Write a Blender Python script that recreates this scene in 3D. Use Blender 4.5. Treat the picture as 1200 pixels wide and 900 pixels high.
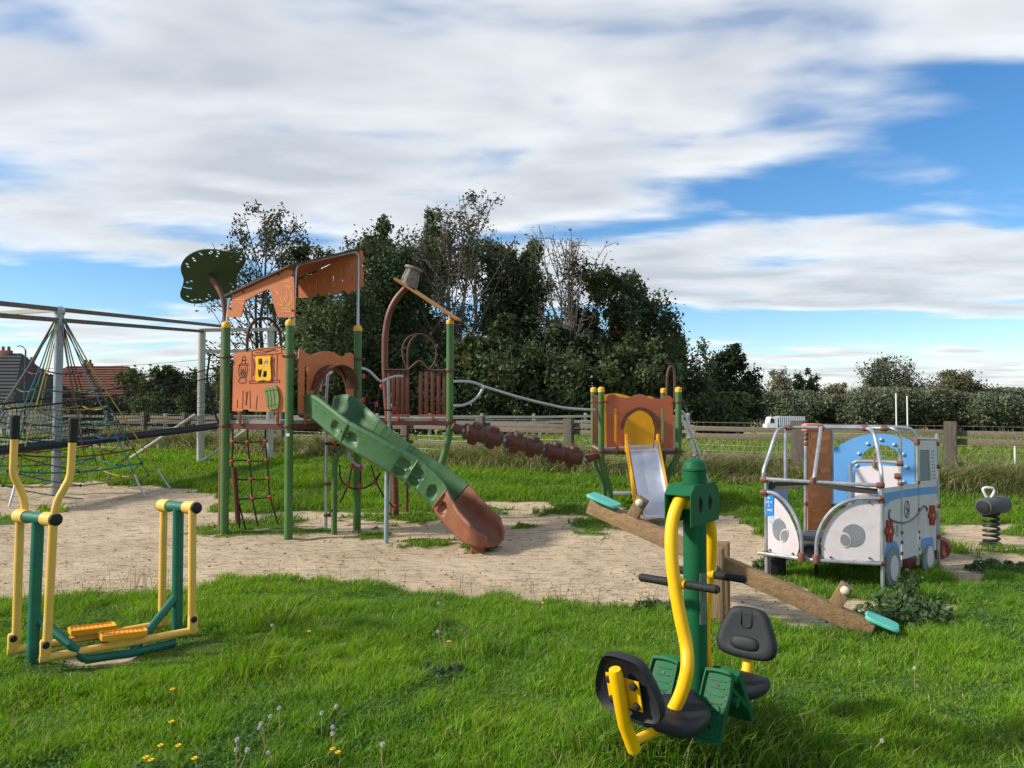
import bpy, bmesh, math, random
import numpy as np
from mathutils import Vector, Matrix
from mathutils.geometry import tessellate_polygon, delaunay_2d_cdt
R = math.radians
random.seed(7)
rng = np.random.default_rng(11)
scene = bpy.context.scene
for o in list(bpy.data.objects):
    bpy.data.objects.remove(o)

# ------------------------------------------------------------------ camera
FPX, W0, H0, HOR, CAMH = 873.0, 1200.0, 900.0, 472.0, 1.6
PITCH = math.atan((HOR - H0 / 2) / FPX)
cam_d = bpy.data.cameras.new('camera')
cam_d.sensor_width = 36.0
cam_d.lens = FPX / W0 * 36.0
cam_d.clip_start = 0.05
cam_d.clip_end = 3000
cam = bpy.data.objects.new('camera', cam_d)
scene.collection.objects.link(cam)
cam.location = (0, 0, CAMH)
cam.rotation_euler = (R(90) + PITCH, 0, 0)
scene.camera = cam

# ------------------------------------------------------------------ sky
SUN_AZ = math.atan2(-0.17, -0.985)      # sun to the left, a touch behind the camera
SUN_EL = R(33)
SUN = Vector((math.cos(SUN_AZ) * math.cos(SUN_EL), math.sin(SUN_AZ) * math.cos(SUN_EL), math.sin(SUN_EL)))
world = bpy.data.worlds.new('World')
scene.world = world
world.use_nodes = True
nt = world.node_tree
nt.nodes.clear()
def wn(t, **kw):
    n = nt.nodes.new(t)
    for k, v in kw.items():
        setattr(n, k, v)
    return n
def wmath(op, a, b=None, c=None, clamp=False):
    n = wn('ShaderNodeMath', operation=op, use_clamp=clamp)
    for i, v in enumerate((a, b, c)):
        if v is None:
            continue
        if isinstance(v, (int, float)):
            n.inputs[i].default_value = v
        else:
            nt.links.new(v, n.inputs[i])
    return n.outputs[0]
def wsmooth(v, lo, hi):
    n = wn('ShaderNodeMapRange', interpolation_type='SMOOTHSTEP')
    nt.links.new(v, n.inputs[0])
    n.inputs[1].default_value = lo
    n.inputs[2].default_value = hi
    return n.outputs[0]
sky = wn('ShaderNodeTexSky', sky_type='NISHITA')
sky.sun_disc = False
sky.sun_elevation = SUN_EL
sky.sun_rotation = math.atan2(SUN.x, SUN.y)
sky.air_density = 1.0
sky.dust_density = 0.15
sky.ozone_density = 4.0
tc = wn('ShaderNodeTexCoord')
sep = wn('ShaderNodeSeparateXYZ')
nt.links.new(tc.outputs['Generated'], sep.inputs[0])
zz = wmath('ADD', wmath('MAXIMUM', sep.outputs[2], 0.0), 0.075)
cu = wmath('DIVIDE', sep.outputs[0], zz)
cv = wmath('DIVIDE', sep.outputs[1], zz)
def cloud_vec(su, sv, ou=0.0, ov=0.0):
    n = wn('ShaderNodeCombineXYZ')
    nt.links.new(wmath('MULTIPLY_ADD', cu, su, ou), n.inputs[0])
    nt.links.new(wmath('MULTIPLY_ADD', cv, sv, ov), n.inputs[1])
    return n.outputs[0]
def wnoise(vec, scale, detail, rough=0.55, dist=0.0):
    n = wn('ShaderNodeTexNoise')
    n.noise_dimensions = '3D'
    nt.links.new(vec, n.inputs['Vector'])
    n.inputs['Scale'].default_value = scale
    n.inputs['Detail'].default_value = detail
    n.inputs['Roughness'].default_value = rough
    n.inputs['Distortion'].default_value = dist
    return n.outputs[0]
def blob(u0, v0, ru, rv):
    a = wmath('DIVIDE', wmath('SUBTRACT', cu, u0), ru)
    b = wmath('DIVIDE', wmath('SUBTRACT', cv, v0), rv)
    d = wmath('ADD', wmath('MULTIPLY', a, a), wmath('MULTIPLY', b, b))
    return wmath('SUBTRACT', 1.0, wsmooth(d, 0.0, 1.0))
def skyuv(px, py):
    d = Vector(((px - 600) / FPX, 1.0, (HOR - py) / FPX)).normalized()
    return d.x / (d.z + 0.075), d.y / (d.z + 0.075)
n_big = wnoise(cloud_vec(0.75, 1.0, 3.1, 7.4), 0.6, 2.0, 0.5, 0.0)
n_mid = wnoise(cloud_vec(0.62, 1.0, 11.7, 2.2), 2.1, 4.5, 0.47, 0.25)
n_fin = wnoise(cloud_vec(0.62, 1.0, 5.0, 21.0), 5.0, 3.0, 0.5, 0.2)
cov = wmath('ADD', wmath('MULTIPLY', n_big, 0.34), wmath('ADD', wmath('MULTIPLY_ADD', n_mid, 1.25, -0.28), wmath('MULTIPLY', n_fin, 0.14)))
SKYB = [(1010, 215, 1.2, 1.0, -0.17), (1150, 190, 0.8, 0.7, -0.10), (1050, 50, 0.9, 0.55, 0.08), (700, 185, 0.6, 0.6, 0.12), (770, 110, 0.35, 0.2, -0.05), (60, 335, 2.4, 0.75, -0.38), (1080, 388, 5.0, 0.9, -0.36), (700, 372, 3.0, 0.7, -0.16),
        (640, 60, 0.5, 0.35, -0.07), (300, 130, 1.4, 1.1, 0.13), (150, 250, 2.2, 1.2, 0.16), (960, 335, 4.0, 1.0, 0.22), (600, 270, 2.0, 1.0, 0.05),
        (700, 160, 0.7, 0.5, 0.05)]
for (px, py, ru, rv, am) in SKYB:
    u0, v0 = skyuv(px, py)
    cov = wmath('ADD', cov, wmath('MULTIPLY', blob(u0, v0, ru, rv), am))
cov = wmath('ADD', cov, wmath('MULTIPLY', wsmooth(cv, 6.6, 8.4), 0.16))
dens = wsmooth(cov, 0.39, 0.75)
n_lit = wnoise(cloud_vec(0.62, 1.0, 11.7 - 0.05, 2.2 + 0.13), 2.1, 4.5, 0.47, 0.25)
relief = wmath('SUBTRACT', n_mid, n_lit)
shade = wmath('ADD', wmath('MULTIPLY', relief, 1.6), wmath('ADD', wmath('MULTIPLY', n_fin, 0.25), 0.55))
thick = wsmooth(cov, 0.55, 0.90)
shade = wmath('SUBTRACT', shade, wmath('MULTIPLY', thick, 0.45), clamp=True)
ramp = wn('ShaderNodeValToRGB')
ramp.color_ramp.elements[0].position = 0.15
ramp.color_ramp.elements[0].color = (3.5, 3.75, 4.05, 1)
ramp.color_ramp.elements[1].position = 0.85
ramp.color_ramp.elements[1].color = (6.2, 6.3, 6.3, 1)
nt.links.new(shade, ramp.inputs[0])
mix = wn('ShaderNodeMixRGB')
nt.links.new(wmath('MULTIPLY', dens, 0.93), mix.inputs[0])
hsv = wn('ShaderNodeHueSaturation'); hsv.inputs['Saturation'].default_value = 1.22; hsv.inputs['Value'].default_value = 0.95
nt.links.new(sky.outputs[0], hsv.inputs['Color'])
nt.links.new(hsv.outputs[0], mix.inputs[1])
nt.links.new(ramp.outputs[0], mix.inputs[2])
bg = wn('ShaderNodeBackground')
bg.inputs['Strength'].default_value = 0.1
nt.links.new(mix.outputs[0], bg.inputs['Color'])
wo = wn('ShaderNodeOutputWorld')
nt.links.new(bg.outputs[0], wo.inputs['Surface'])

# ------------------------------------------------------------------ sun and exposure
sun_d = bpy.data.lights.new('sun', 'SUN')
sun_d.energy = 3.3
sun_d.angle = R(4.5)
sun_d.color = (1.0, 0.93, 0.82)
sun_o = bpy.data.objects.new('sun', sun_d)
scene.collection.objects.link(sun_o)
sun_o.rotation_euler = SUN.to_track_quat('Z', 'Y').to_euler()
sun_o.location = SUN * 60
vs = scene.view_settings
vs.view_transform = 'Standard'
vs.look = 'None'
vs.exposure = 0.8
vs.gamma = 1.0
vs.use_curve_mapping = False

# ------------------------------------------------------------------ pixel helpers
def ray(px, py):
    a = (px - W0 / 2) / FPX
    b = (H0 / 2 - py) / FPX
    return Vector((a, math.cos(PITCH) - b * math.sin(PITCH), math.sin(PITCH) + b * math.cos(PITCH)))
def G(px, py, z=0.0):
    d = ray(px, py)
    t = (z - CAMH) / d.z
    return Vector((d.x * t, d.y * t, z))
def AT(px, py, Y):
    d = ray(px, py)
    t = Y / d.y
    return Vector((d.x * t, Y, CAMH + d.z * t))
class VP:
    """vertical plane through two ground points; u runs from P to Q"""
    def __init__(s, P, Q):
        s.P = Vector((P[0], P[1], 0)); q = Vector((Q[0], Q[1], 0))
        s.len = (q - s.P).length
        s.e = (q - s.P).normalized()
        s.n = Vector((s.e.y, -s.e.x, 0))
        if s.n.dot(-s.P) < 0:
            s.n = -s.n
    def pt(s, px, py, off=0.0):
        d = ray(px, py)
        c = Vector((0, 0, CAMH))
        t = (s.P + s.n * off - c).dot(s.n) / d.dot(s.n)
        return c + d * t
    def uv(s, px, py, off=0.0):
        p = s.pt(px, py, off)
        return ((p - s.P).dot(s.e), p.z)
    def to3(s, u, z, off=0.0):
        return s.P + s.e * u + s.n * off + Vector((0, 0, z))
class FR:
    """free frame: origin, in-plane axes a and b, normal n"""
    def __init__(s, o, a, b):
        s.o = Vector(o); s.a = Vector(a).normalized()
        b = Vector(b); s.b = (b - s.a * b.dot(s.a)).normalized()
        s.n = s.a.cross(s.b)
    def to3(s, u, v, off=0.0):
        return s.o + s.a * u + s.b * v + s.n * off
    def uv(s, px, py, off=0.0):
        d = ray(px, py); c = Vector((0, 0, CAMH))
        t = (s.o + s.n * off - c).dot(s.n) / d.dot(s.n)
        p = c + d * t - s.o
        return (p.dot(s.a), p.dot(s.b))
def Z(ox, oy, sc):
    return lambda pts: [(ox + x / sc, oy + y / sc) for x, y in pts]

# ------------------------------------------------------------------ materials
def lin(c):
    return tuple(((v / 255) / 12.92 if v <= 10 else (((v / 255) + 0.055) / 1.055) ** 2.4) for v in c)
MATS = {}
def M(name, rgb, rough=0.5, metal=0.0, var=0.12, scale=6.0, bump=0.0, bscale=60.0, dirt=0.0, dirtc=(70, 62, 50), stretch=(1, 1, 1), rot=(0, 0, 0), spec=0.4, linear=False, coat=0.0):
    if name in MATS:
        return MATS[name]
    m = bpy.data.materials.new(name)
    m.use_nodes = True
    t = m.node_tree; N = t.nodes; L = t.links
    p = N['Principled BSDF']
    base = rgb if linear else lin(rgb)
    co = N.new('ShaderNodeTexCoord'); mp = N.new('ShaderNodeMapping')
    mp.inputs['Rotation'].default_value = rot
    mp.inputs['Scale'].default_value = stretch
    L.new(co.outputs['Object'], mp.inputs[0])
    n1 = N.new('ShaderNodeTexNoise'); n1.inputs['Scale'].default_value = scale; n1.inputs['Detail'].default_value = 6; n1.inputs['Roughness'].default_value = 0.62
    L.new(mp.outputs[0], n1.inputs['Vector'])
    mr = N.new('ShaderNodeMapRange'); mr.inputs[1].default_value = 0.3; mr.inputs[2].default_value = 0.7; mr.inputs[3].default_value = 1 - var; mr.inputs[4].default_value = 1 + var
    L.new(n1.outputs[0], mr.inputs[0])
    mul = N.new('ShaderNodeMixRGB'); mul.blend_type = 'MULTIPLY'; mul.inputs[0].default_value = 1
    mul.inputs[1].default_value = (*base, 1)
    L.new(mr.outputs[0], mul.inputs[2])
    out = mul.outputs[0]
    if dirt > 0:
        n2 = N.new('ShaderNodeTexNoise'); n2.inputs['Scale'].default_value = scale * 2.3; n2.inputs['Detail'].default_value = 9; n2.inputs['Roughness'].default_value = 0.7
        L.new(mp.outputs[0], n2.inputs['Vector'])
        m2 = N.new('ShaderNodeMapRange'); m2.inputs[1].default_value = 0.5; m2.inputs[2].default_value = 0.72; m2.inputs[4].default_value = dirt
        L.new(n2.outputs[0], m2.inputs[0])
        mx = N.new('ShaderNodeMixRGB'); mx.inputs[2].default_value = (*lin(dirtc), 1)
        L.new(m2.outputs[0], mx.inputs[0]); L.new(out, mx.inputs[1])
        out = mx.outputs[0]
    L.new(out, p.inputs['Base Color'])
    p.inputs['Metallic'].default_value = metal
    p.inputs['Specular IOR Level'].default_value = spec
    p.inputs['Coat Weight'].default_value = coat
    r = N.new('ShaderNodeMapRange'); r.inputs[1].default_value = 0.3; r.inputs[2].default_value = 0.7; r.inputs[3].default_value = max(0.03, rough - 0.1); r.inputs[4].default_value = min(1, rough + 0.12)
    L.new(n1.outputs[0], r.inputs[0]); L.new(r.outputs[0], p.inputs['Roughness'])
    if bump > 0:
        n3 = N.new('ShaderNodeTexNoise'); n3.inputs['Scale'].default_value = bscale; n3.inputs['Detail'].default_value = 4
        L.new(mp.outputs[0], n3.inputs['Vector'])
        b = N.new('ShaderNodeBump'); b.inputs['Strength'].default_value = bump; b.inputs['Distance'].default_value = 0.01
        L.new(n3.outputs[0], b.inputs['Height']); L.new(b.outputs[0], p.inputs['Normal'])
    MATS[name] = m
    return m
def leafmat(name, trans=0.3, rough=0.55, spec=0.25):
    """diffuse + translucent, colour from the 'Col' attribute of each leaf or blade"""
    if name in MATS:
        return MATS[name]
    m = bpy.data.materials.new(name); m.use_nodes = True
    t = m.node_tree; N = t.nodes; L = t.links
    p = N['Principled BSDF']; out = N['Material Output']
    at = N.new('ShaderNodeAttribute'); at.attribute_name = 'Col'
    L.new(at.outputs['Color'], p.inputs['Base Color'])
    p.inputs['Roughness'].default_value = rough
    p.inputs['Specular IOR Level'].default_value = spec
    tr = N.new('ShaderNodeBsdfTranslucent')
    hs = N.new('ShaderNodeHueSaturation'); hs.inputs['Hue'].default_value = 0.485; hs.inputs['Saturation'].default_value = 1.15; hs.inputs['Value'].default_value = 1.5
    L.new(at.outputs['Color'], hs.inputs['Color']); L.new(hs.outputs[0], tr.inputs['Color'])
    mx = N.new('ShaderNodeMixShader'); mx.inputs[0].default_value = trans
    L.new(p.outputs[0], mx.inputs[1]); L.new(tr.outputs[0], mx.inputs[2]); L.new(mx.outputs[0], out.inputs[0])
    MATS[name] = m
    return m

# ------------------------------------------------------------------ mesh builder
def catmull(pts, n=6):
    pts = [Vector(p) for p in pts]
    if len(pts) < 3:
        return pts
    P = [pts[0] * 2 - pts[1]] + pts + [pts[-1] * 2 - pts[-2]]
    out = []
    for i in range(1, len(P) - 2):
        a, b, c, d = P[i - 1], P[i], P[i + 1], P[i + 2]
        for k in range(n):
            t = k / n
            out.append(0.5 * ((2 * b) + (c - a) * t + (2 * a - 5 * b + 4 * c - d) * t * t + (3 * b - a - 3 * c + d) * t ** 3))
    out.append(pts[-1])
    return out
class MB:
    def __init__(s):
        s.v = []; s.f = []
    def add(s, vs, fs):
        o = len(s.v)
        s.v += [Vector(v) for v in vs]
        s.f += [tuple(i + o for i in f) for f in fs]
        return s
    def box(s, c, size, rot=None, bev=0.0):
        c = Vector(c); hx, hy, hz = size[0] / 2, size[1] / 2, size[2] / 2
        m = rot if rot is not None else Matrix.Identity(3)
        if bev <= 0:
            vs = [c + m @ Vector((x * hx, y * hy, z * hz)) for x in (-1, 1) for y in (-1, 1) for z in (-1, 1)]
            s.add(vs, [(0, 1, 3, 2), (4, 6, 7, 5), (0, 4, 5, 1), (2, 3, 7, 6), (0, 2, 6, 4), (1, 5, 7, 3)])
        else:
            bm = bmesh.new()
            bmesh.ops.create_cube(bm, size=1)
            for v in bm.verts:
                v.co = Vector((v.co.x * 2 * hx, v.co.y * 2 * hy, v.co.z * 2 * hz))
            bmesh.ops.bevel(bm, geom=bm.edges[:], offset=bev, segments=2, affect='EDGES', profile=0.5)
            bm.verts.index_update()
            s.add([c + m @ v.co for v in bm.verts], [tuple(v.index for v in f.verts) for f in bm.faces])
            bm.free()
        return s
    def bar(s, a, b, w, h, up=(0, 0, 1), bev=0.0):
        """box from a to b, w across, h along up"""
        a = Vector(a); b = Vector(b); x = (b - a).normalized(); u = Vector(up)
        u = (u - x * u.dot(x)).normalized(); y = u.cross(x)
        return s.box((a + b) / 2, ((b - a).length, w, h), Matrix((x, y, u)).transposed(), bev)
    def tube(s, pts, r, seg=10, smooth=0, caps=True, closed=False, dome=False):
        pts = [Vector(p) for p in pts]
        if smooth:
            pts = catmull(pts, smooth)
        n = len(pts)
        rr = r if isinstance(r, (list, tuple)) else None
        if rr is not None and len(rr) != n:
            rr = [rr[min(len(rr) - 1, int(i * (len(rr) - 1) / (n - 1)))] + (rr[min(len(rr) - 1, int(i * (len(rr) - 1) / (n - 1)) + 1)] - rr[int(i * (len(rr) - 1) / (n - 1))]) * ((i * (len(rr) - 1) / (n - 1)) % 1) for i in range(n)]
        T = []
        for i in range(n):
            if closed:
                t = pts[(i + 1) % n] - pts[i - 1]
            else:
                t = pts[min(i + 1, n - 1)] - pts[max(i - 1, 0)]
            T.append(t.normalized() if t.length > 1e-9 else Vector((0, 0, 1)))
        ref = Vector((0, 0, 1)) if abs(T[0].z) < 0.9 else Vector((1, 0, 0))
        u = (ref - T[0] * ref.dot(T[0])).normalized()
        o = len(s.v); rings = []
        for i in range(n):
            u = (u - T[i] * u.dot(T[i]))
            u = u.normalized() if u.length > 1e-6 else T[i].orthogonal().normalized()
            w = T[i].cross(u)
            ri = rr[i] if rr is not None else r
            rings.append(len(s.v))
            for k in range(seg):
                a = 2 * math.pi * k / seg
                s.v.append(pts[i] + (u * math.cos(a) + w * math.sin(a)) * ri)
        m = n if closed else n - 1
        for i in range(m):
            a = rings[i]; b = rings[(i + 1) % n]
            for k in range(seg):
                k2 = (k + 1) % seg
                s.f.append((a + k, a + k2, b + k2, b + k))
        if caps and not closed:
            s.f.append(tuple(rings[0] + k for k in reversed(range(seg))))
            s.f.append(tuple(rings[-1] + k for k in range(seg)))
        return s
    def lathe(s, prof, seg=20, o=(0, 0, 0), axis=(0, 0, 1)):
        """prof: list of (radius, height) along axis from o"""
        o = Vector(o); ax = Vector(axis).normalized(); u = ax.orthogonal().normalized(); w = ax.cross(u)
        base = len(s.v)
        for r, h in prof:
            for k in range(seg):
                a = 2 * math.pi * k / seg
                s.v.append(o + ax * h + (u * math.cos(a) + w * math.sin(a)) * max(r, 1e-4))
        for i in range(len(prof) - 1):
            for k in range(seg):
                k2 = (k + 1) % seg
                s.f.append((base + i * seg + k, base + i * seg + k2, base + (i + 1) * seg + k2, base + (i + 1) * seg + k))
        s.f.append(tuple(base + k for k in reversed(range(seg))))
        s.f.append(tuple(base + (len(prof) - 1) * seg + k for k in range(seg)))
        return s
    def cyl(s, a, b, r, seg=14):
        return s.tube([a, b], r, seg)
    def ball(s, c, r, seg=10, sc=(1, 1, 1)):
        c = Vector(c); b = len(s.v); n = seg // 2
        for i in range(n + 1):
            th = math.pi * i / n
            for k in range(seg):
                a = 2 * math.pi * k / seg
                s.v.append(c + Vector((math.sin(th) * math.cos(a) * r * sc[0], math.sin(th) * math.sin(a) * r * sc[1], math.cos(th) * r * sc[2])))
        for i in range(n):
            for k in range(seg):
                k2 = (k + 1) % seg
                s.f.append((b + i * seg + k, b + (i + 1) * seg + k, b + (i + 1) * seg + k2, b + i * seg + k2))
        return s
    def prism(s, loops, fr, t0, t1):
        """flat plate: loops[0] outline, the rest holes, in (u, v) of frame fr, from offset t0 to t1"""
        loops = [[Vector((u, v, 0)) for u, v in lp] for lp in loops]
        flat = [v for lp in loops for v in lp]
        if len(loops) > 7:
            tri = s.cdt(loops, flat)
        else:
            tri = tessellate_polygon(loops)
        n = len(flat); b = len(s.v)
        for t in (t0, t1):
            for v in flat:
                s.v.append(fr.to3(v.x, v.y, t))
        for a in tri:
            s.f.append((b + a[0], b + a[1], b + a[2]))
            s.f.append((b + n + a[2], b + n + a[1], b + n + a[0]))
        o = 0
        for lp in loops:
            k = len(lp)
            for i in range(k):
                j = (i + 1) % k
                s.f.append((b + o + i, b + o + j, b + n + o + j, b + n + o + i))
            o += k
        return s
    @staticmethod
    def cdt(loops, flat):
        ed = []; o = 0
        for lp in loops:
            k = len(lp); ed += [(o + i, o + (i + 1) % k) for i in range(k)]; o += k
        V2, _, F2, ov, _, _ = delaunay_2d_cdt([v.to_2d() for v in flat], ed, [], 1, 1e-6)
        def inside(p, lp):
            c = False; k = len(lp)
            for i in range(k):
                a, b = lp[i], lp[(i + 1) % k]
                if (a.y > p.y) != (b.y > p.y) and p.x < (b.x - a.x) * (p.y - a.y) / (b.y - a.y) + a.x:
                    c = not c
            return c
        back = [o_[0] if len(o_) else None for o_ in ov]
        out = []
        for f in F2:
            c = sum((V2[i] for i in f), Vector((0, 0))) / len(f)
            if any(back[i] is None for i in f) or not inside(c, loops[0]) or any(inside(c, lp) for lp in loops[1:]):
                continue
            out.append(tuple(back[i] for i in f))
        return out
    def layers(s, outline, fr, lay):
        """rounded pad: the same outline at (scale, offset) layers, capped at both ends"""
        k = len(outline); cx = sum(p[0] for p in outline) / k; cy = sum(p[1] for p in outline) / k
        b = len(s.v)
        for sc, off in lay:
            for u, v in outline:
                s.v.append(fr.to3(cx + (u - cx) * sc, cy + (v - cy) * sc, off))
        for i in range(len(lay) - 1):
            for j in range(k):
                j2 = (j + 1) % k
                s.f.append((b + i * k + j, b + i * k + j2, b + (i + 1) * k + j2, b + (i + 1) * k + j))
        s.v.append(fr.to3(cx, cy, lay[0][1])); c0 = len(s.v) - 1
        s.v.append(fr.to3(cx, cy, lay[-1][1])); c1 = len(s.v) - 1
        for j in range(k):
            j2 = (j + 1) % k
            s.f.append((c0, b + j2, b + j))
            s.f.append((c1, b + (len(lay) - 1) * k + j, b + (len(lay) - 1) * k + j2))
        return s
    def mesh(s, name, off=Vector((0, 0, 0)), smooth=True, angle=35):
        me = bpy.data.meshes.new(name)
        me.from_pydata([tuple(v - off) for v in s.v], [], s.f)
        bm = bmesh.new(); bm.from_mesh(me)
        bmesh.ops.recalc_face_normals(bm, faces=bm.faces[:])
        bm.to_mesh(me); bm.free()
        if smooth:
            me.polygons.foreach_set('use_smooth', [True] * len(me.polygons))
            me.set_sharp_from_angle(angle=R(angle))
        me.update()
        return me
COL = scene.collection
def rootloc(o):
    while o.parent is not None:
        o = o.parent
    return o.location
def obj(name, mb, mat, parent=None, smooth=True, angle=35, loc=None):
    """one mesh object built from world coordinates"""
    off = rootloc(parent) if parent is not None else (Vector(loc) if loc is not None else Vector((0, 0, 0)))
    me = mb.mesh(name, off, smooth, angle)
    if mat is not None:
        me.materials.append(mat)
    o = bpy.data.objects.new(name, me)
    COL.objects.link(o)
    if parent is not None:
        o.parent = parent
    elif loc is not None:
        o.location = loc
    return o
def tag(o, label, cat, group=None):
    o['label'] = label; o['category'] = cat
    if group:
        o['group'] = group
    return o
def thing(name, label, cat, loc, group=None):
    o = bpy.data.objects.new(name, None)
    o.empty_display_size = 0.2
    COL.objects.link(o)
    o.location = loc
    return tag(o, label, cat, group)
def structure(o):
    o['kind'] = 'structure'
    return o
def rect(u0, v0, u1, v1):
    return [(u0, v0), (u1, v0), (u1, v1), (u0, v1)]
def ellipse(cu, cv, ru, rv, n=20, a0=0.0):
    return [(cu + ru * math.cos(a0 + 2 * math.pi * k / n), cv + rv * math.sin(a0 + 2 * math.pi * k / n)) for k in range(n)]
def smooth2(pts, n=5):
    """closed smooth outline through 2D points"""
    P = [Vector((p[0], p[1], 0)) for p in pts]; k = len(P); out = []
    for i in range(k):
        a, b, c, d = P[i - 1], P[i], P[(i + 1) % k], P[(i + 2) % k]
        for j in range(n):
            t = j / n
            q = 0.5 * ((2 * b) + (c - a) * t + (2 * a - 5 * b + 4 * c - d) * t * t + (3 * b - a - 3 * c + d) * t ** 3)
            out.append((q.x, q.y))
    return out
def on(fr, pts, off=0.0):
    return [fr.uv(x, y, off) for x, y in pts]
def ribbon(mb, fr, uvs, w, t0, t1, closed=False):
    """thin raised line along 2D points of a frame"""
    n = len(uvs)
    for i in range(n if closed else n - 1):
        a = Vector(uvs[i]); b = Vector(uvs[(i + 1) % n])
        d = b - a
        if d.length < 1e-6:
            continue
        d = d.normalized() * (w * 0.35); q = Vector((-d.y, d.x)).normalized() * w / 2
        a2 = a - d; b2 = b + d
        mb.prism([[tuple(a2 + q), tuple(b2 + q), tuple(b2 - q), tuple(a2 - q)]], fr, t0, t1)
    return mb

# ------------------------------------------------------------------ numpy noise
_tab = rng.random((256, 256))
def vnoise(x, y):
    xi = np.floor(x).astype(int); yi = np.floor(y).astype(int)
    fx = x - xi; fy = y - yi
    fx = fx * fx * (3 - 2 * fx); fy = fy * fy * (3 - 2 * fy)
    g = lambda a, b: _tab[a % 256, b % 256]
    return (g(xi, yi) * (1 - fx) + g(xi + 1, yi) * fx) * (1 - fy) + (g(xi, yi + 1) * (1 - fx) + g(xi + 1, yi + 1) * fx) * fy
def fbm(x, y, o=4):
    s = 0; a = 0.5; t = 0
    for i in range(o):
        s = s + a * vnoise(x * 2 ** i + 17.3 * i, y * 2 ** i + 9.1 * i); t += a; a *= 0.5
    return s / t
def sstep(x, a, b):
    t = np.clip((x - a) / (b - a), 0, 1)
    return t * t * (3 - 2 * t)
# ================================================================== GROUND
def zg(x, y):
    """ground height: level playground, the land falls away beyond the paddock"""
    y = np.asarray(y, float); x = np.asarray(x, float)
    far = np.clip(y - 34, 0, 170)
    z = -0.037 * far
    amp = 0.05 * sstep(np.hypot(x * 0.3, y - 9), 2.5, 9)
    return z + amp * (fbm(x * 0.35 + 40, y * 0.35 + 3, 3) - 0.5) * 2
def zg1(x, y):
    return float(zg(np.array([x]), np.array([y]))[0])
def GP(pts):
    return np.array([[G(a, b).x, G(a, b).y] for a, b in pts])
SAND = [GP([(-420, 572), (-250, 566), (0, 567), (100, 565), (180, 569), (240, 573), (254, 586), (264, 598), (330, 600), (430, 602), (520, 596), (560, 590), (640, 588),
            (700, 596), (800, 600), (880, 602), (893, 612), (897, 640), (900, 664), (930, 684), (985, 693), (1022, 700), (1042, 716), (1005, 738), (940, 735), (880, 725),
            (780, 716), (700, 709), (620, 702), (540, 698), (470, 692), (400, 684), (330, 675), (270, 677), (230, 690), (150, 699), (60, 704), (-30, 708), (-420, 730)]),
        GP([(1092, 628), (1140, 622), (1200, 627), (1330, 632), (1330, 643), (1200, 641), (1140, 641), (1100, 640)]),
        GP([(1094, 648), (1140, 651), (1168, 662), (1160, 690), (1125, 688), (1098, 672)]),
        GP([(1010, 700), (1060, 702), (1130, 706), (1130, 716), (1060, 712)]), GP([(1140, 645), (1210, 650), (1260, 660), (1210, 672), (1165, 662)]), GP([(1105, 612), (1160, 612), (1230, 618), (1160, 624), (1105, 622)])]
WORN = [(118, 772, 52, 8)]
TUFT = [(470, 607, 54, 6), (505, 635, 34, 5), (290, 617, 42, 8), (435, 627, 18, 3), (14, 608, 20, 10), (617, 616, 13, 3), (700, 615, 26, 8), (350, 622, 30, 3), (560, 641, 18, 4),
        (845, 600, 50, 5), (905, 676, 22, 5), (770, 716, 26, 6), (660, 600, 40, 4), (565, 600, 30, 4), (930, 668, 26, 8), (985, 690, 40, 9)]
def sdist(poly, x, y):
    n = len(poly); d = np.full(x.shape, 1e9); ins = np.zeros(x.shape, bool)
    for i in range(n):
        ax, ay = poly[i]; bx, by = poly[(i + 1) % n]
        ex, ey = bx - ax, by - ay
        t = np.clip(((x - ax) * ex + (y - ay) * ey) / (ex * ex + ey * ey + 1e-12), 0, 1)
        d = np.minimum(d, np.hypot(x - ax - t * ex, y - ay - t * ey))
        c = ((ay > y) != (by > y)) & (x < ex * (y - ay) / (ey + 1e-12) + ax)
        ins ^= c
    return np.where(ins, d, -d)
def sand_mask(x, y):
    """1 on bare sand, 0 on turf"""
    s = np.full(x.shape, -9.0)
    for p in SAND:
        s = np.maximum(s, sdist(p, x, y))
    nz = (fbm(x * 1.3, y * 1.3, 4) - 0.5)
    s = s + nz * (0.26 + 0.9 * sstep(y, 7, 10.5)) + (fbm(x * 6, y * 6, 3) - 0.5) * 0.22
    for (px, py, rx, ry) in TUFT:
        c = G(px, py); ax = abs(G(px + rx, py).x - c.x); ay = abs(G(px, py - ry).y - G(px, py + ry).y) / 2
        e = 1 - np.sqrt(((x - c.x) / ax) ** 2 + ((y - c.y) / ay) ** 2)
        s = np.minimum(s, -(e + nz * 1.6 + (fbm(x * 9, y * 9, 3) - 0.5) * 2.4) * 0.3)
    for (px, py, rx, ry) in WORN:
        c = G(px, py); ax = abs(G(px + rx, py).x - c.x); ay = abs(G(px, py - ry).y - G(px, py + ry).y) / 2
        s = np.maximum(s, (1 - np.sqrt(((x - c.x) / ax) ** 2 + ((y - c.y) / ay) ** 2) + nz * 1.2) * 0.3)
    return sstep(s, -0.06, 0.10)

def axis(lo, hi, step, out_lo, out_hi):
    a = list(np.arange(lo, hi + 1e-6, step)); st = step; v = lo; left = []
    while v > out_lo:
        st *= 1.28; v -= st; left.append(max(v, out_lo))
    st = step; v = hi; right = []
    while v < out_hi:
        st *= 1.28; v += st; right.append(min(v, out_hi))
    return np.array(left[::-1] + a + right)
gx = axis(-10, 9, 0.075, -1500, 1500)
gy = axis(2.2, 17, 0.075, -60, 2500)
GX, GY = np.meshgrid(gx, gy)
fx, fy = GX.ravel(), GY.ravel()
sm = sand_mask(fx, fy)
sm[(fy > 16) | (fy < 2)] = 0
fz = zg(fx, fy)
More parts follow.
